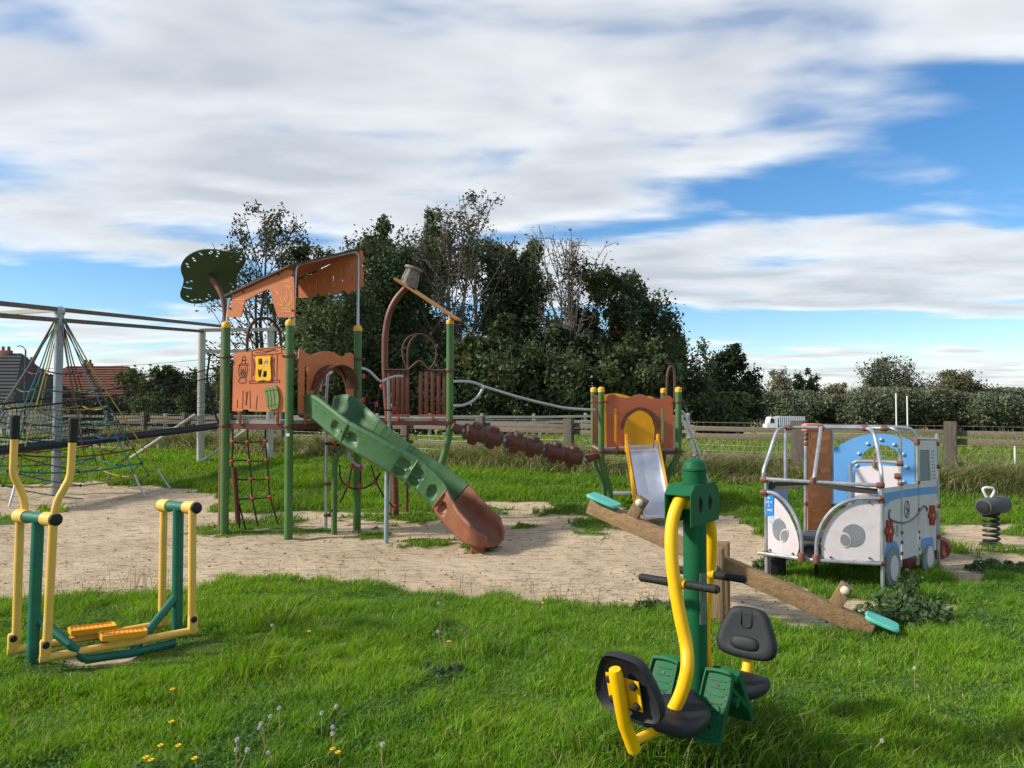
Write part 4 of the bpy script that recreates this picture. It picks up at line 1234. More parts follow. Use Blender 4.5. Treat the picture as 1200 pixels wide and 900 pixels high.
sp1 = obj('upper_section', slide_piece('u', 0.0, 0.30, 60, SLG, [(0.255, 0.42, 0.026, 0.26, 0.05)]), SLG, TW)
sp2 = obj('middle_section', slide_piece('m', 0.303, 0.735, 90, SLG, [(0.335, 0.42, 0.026, 0.26, 0.05), (0.535, 0.58, 0.028, 0.18, 0.05), (0.60, 0.58, 0.028, 0.18, 0.05), (0.535, 0.22, 0.028, 0.15, 0.05), (0.60, 0.22, 0.028, 0.15, 0.05), (0.69, 0.42, 0.026, 0.24, 0.05)]), SLG, TW)
sp3 = obj('end_section', slide_piece('e', 0.738, 1.0, 70, SLB, [(0.775, 0.42, 0.024, 0.26, 0.05)], True), SLB, TW)
bpy.data.objects.remove(slide)
sp1.name = 'slide_upper_section'; sp2.name = 'slide_middle_section'; sp3.name = 'slide_end_section'
sp3['label'] = 'brown lower end of the slide'
def slide_pt(s_, x, y):
    p, t, _ = resample(2, s_, min(1, s_ + 1e-4))[0]
    side = t.cross(UP).normalized(); up = side.cross(t).normalized()
    return p + side * x + up * y
# flange rings at the joints
for sj, m_, par in ((0.3015, SLG, sp2), (0.57, SLG, sp2), (0.7365, SLB, sp3)):
    h = wallh(sj)
    pts_ = [slide_pt(sj, 0.262, h * 0.95), slide_pt(sj, 0.282, h * 0.7), slide_pt(sj, 0.272, h * 0.3), slide_pt(sj, 0.22, -0.03), slide_pt(sj, 0.1, -0.045), slide_pt(sj, -0.1, -0.045), slide_pt(sj, -0.22, -0.03), slide_pt(sj, -0.272, h * 0.3), slide_pt(sj, -0.282, h * 0.7), slide_pt(sj, -0.262, h * 0.95)]
    obj('joint_rib', MB().tube(pts_, 0.012, 6, 3), m_, par)
for sj, par in ((0.285, sp1), (0.320, sp2), (0.755, sp3)):
    obj('joint_bolt', MB().ball(slide_pt(sj, 0.255, wallh(sj) * 0.45), 0.018, 8), BOLT, par)
f0 = slide_pt(0.955, 0, -0.05)
obj('slide_foot', MB().box((f0.x - 0.06, f0.y, 0.02), (0.16, 0.26, 0.20), None, 0.03), SLB, sp3)
sb = G(391.5, 624)
obj('slide_support', MB().tube([sb - UP * 0.05, AT(392, 560, sb.y), AT(393, 541, sb.y), AT(398, 530, sb.y), AT(409, 519, sb.y)], 0.036, 14, 3), TG, TW)
sb = G(452.5, 634)
obj('slide_support', MB().tube([sb - UP * 0.05, AT(453.5, 546, sb.y + 0.02)], 0.027, 12), M('support_grey', (150, 166, 172), 0.4, 0.3, dirt=0.2), TW)

# ================================================================== CLIMBING TOWER WITH BUCKET
Y2 = 10.4
CT = thing('climbing_tower', 'small open tower of brown slats with a bent pole and tilted bucket on its roof', 'play tower', (AT(490, 600, Y2).x, Y2, 0))
bp = [G(463.5, 605.5)]
yb = bp[0].y
pts_ = [bp[0] - UP * 0.05] + [AT(x, y, yb - 0.05) for x, y in [(463, 570), (459, 525), (454, 480), (451.5, 440), (451, 410), (452, 388), (456, 368), (464, 351), (477, 336)]]
obj('bent_pole', MB().tube(pts_, 0.046, 16, 4), M('pole_brown', (104, 60, 44), 0.45, var=0.15, dirt=0.2, dirtc=(160, 120, 100)), CT)
gpst = obj('post', MB().tube([AT(514, 604, Y2), AT(514.5, 575, Y2), AT(516.5, 548, Y2), AT(522, 528, Y2), AT(526, 508, Y2), AT(527, 480, Y2), AT(527.5, 378, Y2)], 0.05, 18, 4), TG, CT)
obj('post_cap', MB().lathe([(0.054, 0), (0.056, 0.03), (0.05, 0.055), (0.02, 0.075)], 18, AT(527.5, 380, Y2)), TY, gpst)
for p in (AT(527, 434, Y2), AT(527, 494, Y2), AT(515, 553, Y2)):
    m2 = MB(); ring(m2, p, 0.058, 0.05); m2.box(p + Vector((0.07, -0.01, 0)), (0.04, 0.03, 0.03), None, 0.004); m2.box(p + Vector((-0.07, -0.01, 0)), (0.04, 0.03, 0.03), None, 0.004)
    obj('clamp', m2, BR, gpst)
obj('roof_tube', MB().tube([AT(527.5, 378, Y2), AT(527.8, 366, Y2)], 0.03, 12), ST, CT)
# slanted board roof, seen almost edge-on
e0, e1 = AT(460.5, 325.5, Y2 - 0.25), AT(534, 374, Y2 - 0.25)
g0, g1 = AT(461.5, 323.5, Y2 + 0.45), AT(534.5, 371.5, Y2 + 0.45)
RB = FR(e0, e1 - e0, g0 - e0)
L1 = (e1 - e0).length; D1 = (g0 - e0).dot(RB.b)
nb = 4
for i in range(nb):
    v0 = D1 * i / nb + 0.004; v1 = D1 * (i + 1) / nb - 0.004
    j = random.uniform(-0.015, 0.015)
    obj('roof_board', MB().prism([[(j, v0), (L1 + j, v0 + 0.01), (L1 + j * 0.5, v1), (j * 0.3, v1)]], RB, -0.014, 0.014), M('roof_board', (196, 132, 66), 0.6, var=0.12), CT)
bc = AT(478, 336, Y2); bt = AT(484.5, 316, Y2); ax = (bt - bc)
bk = obj('bucket', MB().lathe([(0.125, 0.0), (0.128, 0.03), (0.115, 0.06), (0.118, ax.length * 0.45), (0.122, ax.length * 0.5), (0.112, ax.length * 0.55), (0.098, ax.length * 0.96), (0.13, ax.length), (0.13, ax.length + 0.03), (0.11, ax.length + 0.035), (0.09, ax.length - 0.02)], 18, bc, ax), M('bucket_grey', (128, 118, 108), 0.75, var=0.25, scale=8, dirt=0.3), CT)
mb = MB()
for k in range(10):
    a = 2 * math.pi * k / 10; axn = ax.normalized(); u = axn.orthogonal().normalized(); w = axn.cross(u)
    d = u * math.cos(a) + w * math.sin(a)
    mb.tube([bc + d * 0.125 + axn * 0.02, bc + d * 0.102 + axn * ax.length * 0.95], 0.006, 5)
obj('stave', mb, M('bucket_stave', (96, 88, 80), 0.8), bk)
# slatted railing
top = [(450, 433.5), (470, 433.5), (478, 433), (484, 428), (490, 423.5), (495, 424), (500, 430), (504, 433.5), (515, 434), (527, 434)]
obj('top_rail', MB().tube([AT(x, y, Y2 - 0.02) for x, y in top], 0.014, 8, 3), BR, CT)
for g in ((456, 461, 466.5, 472, 477.5), (493, 500, 507, 514, 521)):
    for x in g:
        obj('slat', MB().bar(AT(x, 435, Y2), AT(x, 487.5, Y2), 0.016, 0.052, (1, 0, 0), 0.004), M('slat_brown', (98, 54, 39), 0.5, var=0.15), CT)
    obj('bottom_rail', MB().bar(AT(g[0] - 3, 487, Y2 - 0.014), AT(g[-1] + 3, 487, Y2 - 0.014), 0.03, 0.03), M('bracket_copper', (150, 84, 56)), CT)
    obj('panel_bracket', MB().box(AT(sum(g) / 5, 491, Y2 - 0.03), (0.04, 0.05, 0.07), None, 0.008), M('bracket_copper', (150, 84, 56)), CT)
d0, d1 = AT(452, 492, Y2 - 0.02), AT(526, 492, Y2 - 0.02)
dz = d0.z
dk2 = obj('deck', MB().prism([[(d0.x, d0.y), (d1.x, d1.y), (d1.x - 0.05, d1.y + 0.85), (d0.x + 0.25, d0.y + 0.85)]], FR((0, 0, dz), (1, 0, 0), (0, 1, 0)), -0.015, 0.02), DECK, CT)
obj('deck_frame', MB().bar((d0.x, d0.y - 0.01, dz - 0.045), (d1.x, d1.y - 0.01, dz - 0.045), 0.04, 0.06), BR, dk2)
for k, hoop in enumerate(([(477, 434), (474, 425), (471.5, 413), (473.5, 402), (480, 394.5), (490, 391.5), (500, 394), (508, 402), (511.5, 413), (509, 425), (503, 433)], [(478, 433), (477.5, 415), (480, 402), (485, 395), (490, 392)])):
    obj('hoop', MB().tube([AT(x, y, Y2 + 0.35 + 0.25 * k) for x, y in hoop], 0.013, 8, 4), BR, CT)
gb = AT(477.5, 433, Y2 + 0.6)
bpst = obj('back_post', MB().tube([(gb.x, gb.y, -0.05), gb], 0.024, 10), BR, CT)
obj('gusset', MB().bar(AT(466, 511, Y2 + 0.55), AT(477, 511, Y2 + 0.55), 0.03, 0.02).bar(AT(468, 512, Y2 + 0.55), AT(477, 520, Y2 + 0.55), 0.02, 0.02), BR, bpst)

# ================================================================== ROPE BRIDGE BETWEEN THE TOWERS
NB = thing('rope_crossing', 'rope crossing with bent steel handrail and red connectors between the two towers', 'rope bridge', (AT(440, 600, 10).x, 10.0, 0))
obj('handrail', MB().tube([AT(x, y, Yv) for x, y, Yv in [(419, 432, 9.58), (426, 432, 9.65), (433, 435, 9.72), (441, 443, 9.8), (447, 447, 9.88), (455, 443.5, 9.98), (464, 441, 10.1), (472, 441, 10.2)]], 0.018, 10, 4), ST, NB)
gp2 = G(457.5, 606)
vp_ = obj('upright', MB().tube([gp2 - UP * 0.05, AT(457, 560, gp2.y - 0.2), AT(456, 500, gp2.y - 0.3), AT(455, 443, gp2.y - 0.4)], 0.021, 10), ST, NB)
for y in (465, 481, 520, 602):
    obj('collar', MB().lathe([(0.026, -0.02), (0.03, 0), (0.026, 0.02)], 10, AT(456.3, y, gp2.y - 0.25)), M('connector_rust', (112, 66, 52)), vp_)
mb = MB()
rp = [[(426, 436, 9.65), (426, 446, 9.65), (425.5, 467, 9.65), (427, 485, 9.65)], [(447, 449, 9.88), (444, 462, 9.85), (441, 474, 9.8), (437, 490, 9.75)], [(427, 467, 9.65), (434, 472, 9.72), (441, 474, 9.8), (450, 480, 9.9), (461, 481, 10.0)], [(449, 492, 10.0), (456, 508, 10.0), (463, 521, 10.05)],
      [(382, 520, 9.1), (392, 521, 9.2), (400, 523, 9.25), (396, 528, 9.25), (395, 535, 9.25)], [(398, 545, 9.3), (399, 560, 9.3), (407, 570, 9.3), (422, 573, 9.3), (438, 566, 9.3), (446, 554, 9.3)], [(413, 544, 9.3), (408, 568, 9.3), (398, 590, 9.2)], [(423, 546, 9.3), (422, 570, 9.3)], [(435, 545, 9.3), (440, 562, 9.4), (450, 582, 9.6), (462, 595, 9.9)], [(446, 554, 9.3), (437, 566, 9.3)], [(384, 604, 9.1), (390, 597, 9.1)]]
for r_ in rp:
    mb.tube([AT(*p) for p in r_], 0.010, 6, 4)
obj('rope', mb, ROPE, NB)
obj('steel_arc', MB().tube([AT(x, y, 9.3) for x, y in [(408, 530), (411, 538), (417, 544), (424, 546), (431, 543)]], 0.015, 8, 4), ST, NB)
for p in [(426, 441, 9.65), (426, 469, 9.65), (447, 453, 9.88), (441, 474, 9.8), (461, 480, 10.0), (450, 493, 10.0), (413, 546, 9.3), (423, 548, 9.3), (408, 568, 9.3), (422, 570, 9.3), (439, 565, 9.3), (392, 521, 9.2), (400, 523, 9.25), (463, 594, 9.9)]:
    obj('rope_connector', MB().ball(AT(*p), 0.032, 8, (0.8, 0.8, 1.25)), M('connector_orange', (186, 92, 66), 0.5, var=0.2) if p[1] < 460 else REDC, NB)

# ================================================================== LOG BRIDGE
LGB = M('log_brown', (88, 51, 41), 0.5, var=0.14, scale=6, dirt=0.25, dirtc=(140, 100, 88))
LB = thing('log_bridge', 'balance bridge of three brown knobbed logs under a bent steel handrail', 'log bridge', (AT(610, 560, 10.85).x, 10.85, 0))
def lby(px):
    return 10.4 + (px - 537) / 162 * 0.9
ax0, ax1 = AT(536, 503, lby(536)), AT(695, 540, lby(695))
ax1 = ax0 + (AT(680, 537, lby(680)) - ax0) * 1.1
obj('axle', MB().tube([ax0, ax1], 0.03, 12), ST, LB)
axd = (ax1 - ax0).normalized(); axs = axd.cross(UP).normalized(); axu = axs.cross(axd)
for (x0, y0, x1, y1) in ((544, 505, 587, 515), (592.5, 515.8, 633.5, 525.3), (638, 527, 680, 536.5)):
    a = AT(x0, y0, lby(x0)); b = AT(x1, y1, lby(x1)); L = (b - a).length; d = (b - a).normalized()
    lg = obj('log', MB().lathe([(0.06, 0), (0.105, 0.005), (0.117, 0.018), (0.117, 0.035), (0.112, 0.045), (0.112, L * 0.49), (0.115, L * 0.5), (0.112, L * 0.51), (0.112, L - 0.045), (0.117, L - 0.035), (0.117, L - 0.018), (0.105, L - 0.005), (0.06, L)], 20, a, d), LGB, LB)
    for t in (0.28, 0.76):
        for ang in ((72, 252)):
            dr = axs * math.cos(R(ang)) + axu * math.sin(R(ang))
            c = a.lerp(b, t) + dr * 0.09
            obj('knob', MB().lathe([(0.072, 0), (0.068, 0.055), (0.062, 0.066), (0.052, 0.071), (0.034, 0.068)], 14, c, dr), LGB, lg)
    mb = MB()
    for t in (0.06, 0.52, 0.94):
        c = a.lerp(b, t) - axs * 0.11 * (1 if axs.y > 0 else -1)
        mb.ball(c, 0.015, 6)
    obj('bolt', mb, BOLT, lg)
obj('end_bracket', MB().bar(AT(529, 499, lby(529)), AT(541, 504, lby(541)), 0.10, 0.11, bev=0.02), BR, LB)
obj('end_bracket', MB().bar(AT(687, 538, lby(687)), AT(700, 534, lby(700)), 0.10, 0.11, bev=0.02), BR, LB)
rail = [(531, 447), (545, 447), (556, 448.5), (567, 453), (585, 458.5), (610, 466), (640, 473.5), (665, 478.5), (697, 480.5)]
hr = obj('handrail', MB().tube([AT(x, y, lby(x)) for x, y in rail], 0.02, 12, 4), ST, LB)
obj('handrail_branch', MB().tube([AT(x, y, lby(x)) for x, y in [(531, 475.5), (542, 475), (552, 471), (560, 464.5), (565, 457), (566, 453.5)]], 0.02, 12, 4), ST, hr)
obj('clamp', MB().box(AT(566, 454, lby(566)), (0.05, 0.06, 0.06), None, 0.012), ST, hr)

# ================================================================== SMALL SLIDE TOWER
YF, YB = 11.3, 12.3
SMT = thing('small_slide_tower', 'small brown panelled tower on bowed green posts with a steel slide', 'play tower', (AT(750, 600, 11.8).x, 11.8, 0))
FP = VP((AT(705, 500, YF).x, YF), (AT(795, 500, YF).x, YF))
BP = VP((AT(695.5, 500, YB).x, YB), (AT(777, 500, YB).x, YB))
OR2 = M('panel_brown_orange', (170, 92, 58), 0.55, var=0.08, scale=2.5, dirt=0.18, dirtc=(130, 76, 54))
for (Yv, L_) in ((YF, [(704.5, 458), (704.5, 529), (705.5, 544), (711, 561), (714.5, 574), (715.5, 596)]), (YB, [(695.5, 458), (695.5, 532), (697, 545), (702, 556), (707, 568), (708, 586)]),
                 (YF, [(795, 458), (795, 525), (793, 537), (785, 552), (779, 569), (777, 596)]), (YB, [(777.5, 459), (778, 528), (777, 540), (772, 553), (770.5, 566), (770, 586)])):
    po = obj('post', MB().tube([AT(x, y, Yv) for x, y in L_[:2]] + catmull([AT(x, y, Yv) for x, y in L_[1:]], 5)[1:], 0.046, 16), TG, SMT)
    t_ = AT(L_[0][0], L_[0][1], Yv)
    obj('post_cap', MB().lathe([(0.05, -0.02), (0.052, 0.02), (0.047, 0.045), (0.02, 0.06)], 16, t_), TY, po)
    for y in (471, 529):
        m2 = MB(); c = AT(L_[1][0], y, Yv); ring(m2, c, 0.053, 0.04)
        for s in (-1, 1):
            m2.box(c + Vector((s * 0.07, 0, 0)), (0.05, 0.03, 0.022), None, 0.004)
        obj('clamp', m2, BR, po)
dzz = 0.875
f_a, f_b, f_c, f_d = [FP.pt(x, 528) for x in (703, 796)] + [BP.pt(x, 527) for x in (779, 694)]
qd = [Vector((p.x, p.y, 0)) for p in (f_a, f_b, f_c, f_d)]
mb = MB(); mb.add([v + UP * dzz for v in qd] + [v + UP * (dzz + 0.035) for v in qd], [(0, 1, 2, 3), (4, 5, 6, 7), (0, 1, 5, 4), (1, 2, 6, 5), (2, 3, 7, 6), (3, 0, 4, 7)])
dk3 = obj('deck', mb, DECK, SMT)
obj('deck_frame', MB().bar(qd[0] + UP * (dzz - 0.03), qd[1] + UP * (dzz - 0.03), 0.04, 0.055).bar(qd[0] + UP * (dzz - 0.03), qd[3] + UP * (dzz - 0.03), 0.04, 0.055), BR, dk3)
z45 = Z(680, 420, 4.5)
ol = z45([(136, 220), (145, 195), (172, 186), (205, 203), (250, 209), (285, 194), (310, 187), (340, 194), (370, 212), (420, 212), (450, 198), (470, 196), (487, 212), (489, 300), (489, 472), (385, 470), (390, 420), (393, 370), (378, 315), (350, 285), (310, 272), (270, 285), (244, 315), (229, 370), (234, 420), (245, 462), (140, 470), (137, 330)])
sl1 = z45([(178, 266), (192, 266), (192, 440), (178, 440)]); sl2 = z45([(428, 266), (443, 266), (440, 448), (426, 448)])
spn = obj('arch_panel', MB().prism([on(FP, ol), on(FP, sl1), on(FP, sl2)], FP, -0.012, 0.006), OR2, SMT)
mb = MB(); pin = [tuple(v[:2]) for v in catmull([Vector((*FP.uv(*z45([p])[0]), 0)) for p in [(205, 365), (215, 320), (245, 282), (310, 256), (372, 280), (402, 318), (415, 368)]], 4)]
pin2 = [tuple(v[:2]) for v in catmull([Vector((*FP.uv(*z45([p])[0]), 0)) for p in [(226, 362), (234, 330), (258, 298), (310, 273), (360, 296), (384, 328), (394, 366)]], 4)]
mb.prism([pin + pin2[::-1]], FP, 0.005, 0.13)
obj('arch_hood', mb, BR, spn)
mb = MB(); bolts(mb, FP, on(FP, z45([(150, 232), (480, 236), (196, 478), (424, 476)]), 0.006), 0.02)
obj('bolt', mb, BR, spn)
for px in (194, 423):
    c = FP.pt(*z45([(px, 484)])[0], 0.02); obj('panel_bracket', MB().box(c, (0.04, 0.05, 0.13), None, 0.01), BR, SMT)
YP = M('panel_yellow', (226, 160, 20), 0.5, var=0.06)
obj('back_panel', MB().prism([smooth2(on(BP, [(697, 530), (697, 490), (698, 466), (712, 462), (722, 461), (732, 463), (745, 466), (766, 466), (768, 495), (768, 528), (735, 529)]), 3)], BP, 0.0, 0.018), YP, SMT)
SD = VP((qd[0].x, qd[0].y), (qd[3].x, qd[3].y))
for k in range(5):
    u = SD.len * (0.14 + 0.18 * k)
    obj('slat', MB().bar(SD.to3(u, 0.92), SD.to3(u, 1.68), 0.016, 0.06, SD.e, 0.004), M('slat_brown', (98, 54, 39)), SMT)
obj('side_rail', MB().bar(SD.to3(0.03, 1.70), SD.to3(SD.len - 0.03, 1.70), 0.03, 0.03).bar(SD.to3(0.03, 0.93), SD.to3(SD.len - 0.03, 0.93), 0.026, 0.026), BR, SMT)
obj('entry_hoop', MB().tube([AT(x, y, 11.9) for x, y in [(781, 470), (781.5, 455), (782, 440), (784, 432), (786.5, 429.5), (789, 432), (790.5, 442), (790.5, 470)]], 0.022, 10, 3), BR, SMT)
for dx, dY in ((0, 0), (-5, 0.5)):
    obj('ladder_rail', MB().tube([AT(795 + dx, 481, 11.5 + dY), AT(799 + dx, 482, 11.5 + dY), AT(803 + dx, 486, 11.5 + dY), AT(820 + dx, 535, 11.5 + dY), AT(840 + dx, 592, 11.5 + dY)], 0.02, 10), ST, SMT)
for k in range(4):
    t = 0.25 + 0.2 * k
    a = AT(803, 486, 11.5).lerp(AT(840, 592, 11.5), t); b = AT(798, 486, 12.0).lerp(AT(835, 592, 12.0), t)
    obj('ladder_step', MB().bar(a, b, 0.09, 0.025), DECK, SMT)
obj('lower_step', MB().box(AT(735, 578, 11.75), (0.5, 0.28, 0.035), None, 0.006), DECK, SMT)
# steel slide
SS = M('slide_steel', (205, 208, 214), 0.35, 0.75, var=0.08, scale=3, dirt=0.15, dirtc=(120, 122, 124))
sx = AT(752, 530, 11.2).x
prof = [(11.28, 0.915), (11.15, 0.90), (11.02, 0.80), (10.85, 0.62), (10.65, 0.42), (10.45, 0.24), (10.28, 0.145), (10.1, 0.115), (9.98, 0.11), (9.93, 0.09)]
pr = catmull([Vector((0, a, b)) for a, b in prof], 4)
mb = MB()
for w in (0,):
    b0 = len(mb.v)
    for i, p in enumerate(pr):
        sh = 0.02 * i / len(pr)
        for (dx, dz2) in ((-0.215, 0.13), (-0.205, 0.13), (-0.20, 0.012), (-0.18, 0.0), (0.18, 0.0), (0.20, 0.012), (0.205, 0.13), (0.215, 0.13), (0.212, -0.02), (-0.212, -0.02)):
            k = 1.0 if i < len(pr) - 8 else max(0.15, (len(pr) - 1 - i) / 8)
            mb.v.append(Vector((sx + sh + dx, p.y, p.z + (dz2 * k if dz2 > 0.05 else dz2))))
    for i in range(len(pr) - 1):
        for j in range(10):
            j2 = (j + 1) % 10
            mb.f.append((b0 + i * 10 + j, b0 + i * 10 + j2, b0 + (i + 1) * 10 + j2, b0 + (i + 1) * 10 + j))
    mb.f.append(tuple(b0 + j for j in range(10))); mb.f.append(tuple(b0 + (len(pr) - 1) * 10 + j for j in range(10)))
sld = obj('slide', mb, SS, SMT, angle=30)
for s, nm in ((-1, 'l'), (1, 'r')):
    up_ = [(p.y, p.z + 0.17) for p in pr[:-7]]; lo = [(p.y, p.z - 0.05) for p in pr[:-7]]
    fr_ = FR((sx + s * 0.236, 0, 0), (0, 1, 0), (0, 0, 1))
    top_ = [(11.26, 1.12), (11.1, 1.14)]
    obj('slide_side', MB().prism([top_ + up_[6:] + [(up_[-1][0] - 0.06, 0.06)] + lo[::-1][:] ], fr_, -0.010, 0.010), YP, sld)
# ================================================================== SEESAW
SWD = M('seesaw_wood', (142, 112, 80), 0.85, var=0.35, scale=5, bump=0.5, bscale=14, dirt=0.4, dirtc=(112, 104, 84), stretch=(0.7, 8, 8), rot=(0, 0, R(25)))
SWP = M('seesaw_post_wood', (128, 104, 74), 0.85, var=0.35, scale=5, bump=0.5, bscale=14, dirt=0.4, dirtc=(92, 82, 64), stretch=(8, 8, 0.7))
TEAL = M('seat_teal', (88, 182, 164), 0.5, var=0.1)
sH, sL = AT(691, 592, 6.05), AT(1023, 739, 5.15)
sd = (sL - sH).normalized(); ss = Vector((sd.y, -sd.x, 0)).normalized()
if ss.y > 0: ss = -ss
su = ss.cross(sd); su = su if su.z > 0 else -su
mid = sH.lerp(sL, 0.5)
SW = thing('seesaw', 'weathered timber seesaw with teal seats, one end down in the grass', 'seesaw', (mid.x, mid.y, 0))
obj('beam', MB().bar(sH, sL, 0.09, 0.125, su, 0.008), SWD, SW)
for s in (1, -1):
    c = mid + ss * s * 0.115
    obj('pivot_post', MB().box((c.x, c.y, 0.22), (0.10, 0.09, 0.64), Matrix.Rotation(math.atan2(sd.y, sd.x), 3, 'Z'), 0.008), SWP, SW)
obj('pivot_axle', MB().tube([mid + ss * 0.2, mid - ss * 0.2], 0.018, 10), ST, SW)
IV = M('knob_ivory', (206, 196, 172), 0.5, var=0.1)
for (t, lean) in ((0.165, 0.20), (0.875, 0.16)):
    p = sH.lerp(sL, t) + su * 0.06; q = p + (su + sd * lean).normalized() * 0.17
    hu = obj('handle_upright', MB().bar(p, q, 0.075, 0.09, sd, 0.006), SWP, SW)
    hb_ = q - (q - p).normalized() * 0.035
    obj('handle', MB().tube([hb_ + ss * 0.06, hb_ - ss * 0.06], 0.016, 10), IV, hu)
    for s in (1, -1):
        obj('handle_knob', MB().lathe([(0.022, 0), (0.030, 0.006), (0.030, 0.02), (0.02, 0.032), (0.008, 0.036)], 12, hb_ + ss * s * 0.045, ss * s), IV, hu)
for (p, t) in ((sH, 1), (sL, -1)):
    a = p - sd * (0.02 if t > 0 else 0.13) * t + su * 0.072; b = p + sd * (0.22 if t > 0 else 0.07) * t + su * 0.072
    fr_ = FR((a + b) / 2, sd, ss)
    L = (b - a).length / 2
    s_ = 1 if fr_.n.dot(su) > 0 else -1
    obj('seat', MB().layers(smooth2([(-L, -0.09), (0, -0.10), (L, -0.085), (L * 1.06, 0), (L, 0.085), (0, 0.10), (-L, 0.09), (-L * 1.06, 0)], 4), fr_, [(0.95, 0), (1, 0.006 * s_), (1, 0.018 * s_), (0.94, 0.026 * s_)]), TEAL, SW)

# ================================================================== PLAY TRUCK
TRW = M('truck_white', (204, 196, 198), 0.5, var=0.07, scale=3, dirt=0.45, dirtc=(178, 166, 166))
TRB = M('truck_blue', (92, 150, 206), 0.45, var=0.06, scale=3, dirt=0.12, dirtc=(130, 170, 205))
TRG = M('truck_grey', (122, 126, 130), 0.55, var=0.12, scale=12)
TRO = M('truck_orange', (204, 124, 66), 0.6, var=0.12, scale=4, dirt=0.25, dirtc=(176, 102, 56))
TRR = M('truck_red', (158, 48, 42), 0.5, var=0.12)
CLP = M('clamp_rust', (118, 74, 60), 0.6, 0.2, var=0.3, scale=30)
tFR, tFL, tM = Vector((3.14, 6.35, 0)), Vector((2.31, 6.80, 0)), Vector((2.67, 6.50, 0))
sdir = Vector((1.0, 0.92, 0))
tRR = tFR + sdir
TR = thing('play_truck', 'white and blue toddler play truck of panels on a steel tube frame', 'play truck', ((tFR + tFL) / 2 + sdir * 0.4))
FLp, FRp, SDp = VP(tFL, tM), VP(tM, tFR), VP(tFR, tRR)
L1_, R1_ = tFL + sdir * 0.29, tFR + sdir * 0.32
R2_ = tFR + sdir * 0.63; L2_ = tFL + sdir * 0.98
TRD = 0.0165
def tr_tube(name, pts, r=TRD, sm=4, mat=ST, parent=None):
    return obj(name, MB().tube(pts, r, 10, sm), mat, parent or TR)
def clampat(p, r=0.026, l=0.05, axis=(0, 0, 1)):
    return MB().lathe([(r * 0.85, -l / 2), (r, -l / 4), (r, l / 4), (r * 0.85, l / 2)], 10, p, axis)
z3 = Z(880, 570, 6.925)
zs = Z(1025, 560, 6.925)
def arc(c, r0, r1, a0, a1, n=14):
    return [(c[0] + r0 * math.cos(R(a0 + (a1 - a0) * i / n)), c[1] + r1 * math.sin(R(a0 + (a1 - a0) * i / n))) for i in range(n + 1)]
# front wings
lw = on(FLp, z3([(112, 72), (112, 522), (250, 552), (368, 578), (378, 545), (392, 500), (388, 440), (372, 370), (345, 300), (305, 220), (255, 150), (205, 100), (160, 78)]))
o1 = obj('front_wing', MB().prism([lw], FLp, -0.008, 0.006), TRW, TR)
rw = on(FRp, z3([(1046, 112), (1046, 606), (900, 604), (750, 600), (612, 596), (575, 560), (568, 500), (575, 430), (600, 350), (650, 265), (720, 195), (800, 150), (880, 125), (960, 113)]))
o2 = obj('front_wing', MB().prism([rw], FRp, -0.008, 0.006), TRW, TR)
def lamp_graphic(fr, big, small, par):
    obj('headlight', MB().prism([smooth2(on(fr, z3(big)), 4)], fr, 0.007, 0.011), TRG, par)
    sm_ = smooth2(on(fr, z3(small)), 4)
    cx = sum(p[0] for p in sm_) / len(sm_); cy = sum(p[1] for p in sm_) / len(sm_)
    obj('headlight_rim', MB().prism([[(cx + (a - cx) * 1.3, cy + (b - cy) * 1.3) for a, b in sm_]], fr, 0.0115, 0.014), TRW, par)
    obj('indicator', MB().prism([sm_], fr, 0.0145, 0.018), TRG, par)
lamp_graphic(FLp, [(178, 330), (195, 275), (235, 262), (275, 300), (285, 360), (265, 420), (225, 438), (190, 400)], [(246, 400), (262, 362), (290, 356), (295, 390), (280, 428), (254, 434)], o1)
lamp_graphic(FRp, [(740, 385), (762, 330), (830, 304), (895, 330), (920, 392), (898, 460), (830, 488), (770, 462)], [(724, 430), (735, 392), (768, 388), (795, 420), (792, 465), (760, 478), (732, 462)], o2)
obj('blue_smudge', MB().prism([on(FLp, z3([(148, 240), (185, 232), (190, 262), (240, 250), (200, 285), (172, 318), (165, 290), (148, 292)]))], FLp, 0.007, 0.0095), M('faded_blue', (160, 180, 198), 0.6), o1)
sg = obj('warning_sign', MB().prism([on(FLp, z3([(113, 70), (186, 72), (184, 234), (113, 236)]))], FLp, 0.010, 0.014), M('sign_blue', (34, 120, 196), 0.45), o1)
# the sign's rows of print
def text(body, fr, u, v, h, mat, parent, off, name='lettering', w=None):
    cu_ = bpy.data.curves.new('txt', 'FONT'); cu_.body = body; cu_.size = 1.0; cu_.align_x = 'CENTER'; cu_.resolution_u = 2
    to = bpy.data.objects.new('txt', cu_); COL.objects.link(to)
    dg = bpy.context.evaluated_depsgraph_get(); me = to.evaluated_get(dg).to_mesh()
    vs_ = [v_.co.copy() for v_ in me.vertices]; fs_ = [tuple(f.vertices) for f in me.polygons]
    to.to_mesh_clear(); bpy.data.objects.remove(to); bpy.data.curves.remove(cu_)
    if not vs_: return None
    wx = max(v_.x for v_ in vs_) - min(v_.x for v_ in vs_); k = h / 0.7; kx = (w / wx) if w else k
    mb = MB(); mb.add([fr.to3(u + v_.x * kx, v + v_.y * k, off) for v_ in vs_], fs_)
    return obj(name, mb, mat, parent, smooth=False)
WT = M('sign_white', (236, 240, 244), 0.5)
su_, sv_ = FLp.uv(*z3([(149, 100)])[0]); 
for (row, yy, hh_, ww) in (('DE 3', 134, 0.020, 0.058), ('A', 163, 0.020, 0.016), ('7 ANS', 198, 0.020, 0.066)):
    v_ = FLp.uv(*z3([(149, yy)])[0])
    text(row, FLp, v_[0], v_[1] , hh_, WT, sg, 0.0155, w=ww)
v_ = FLp.uv(*z3([(149, 92)])[0])
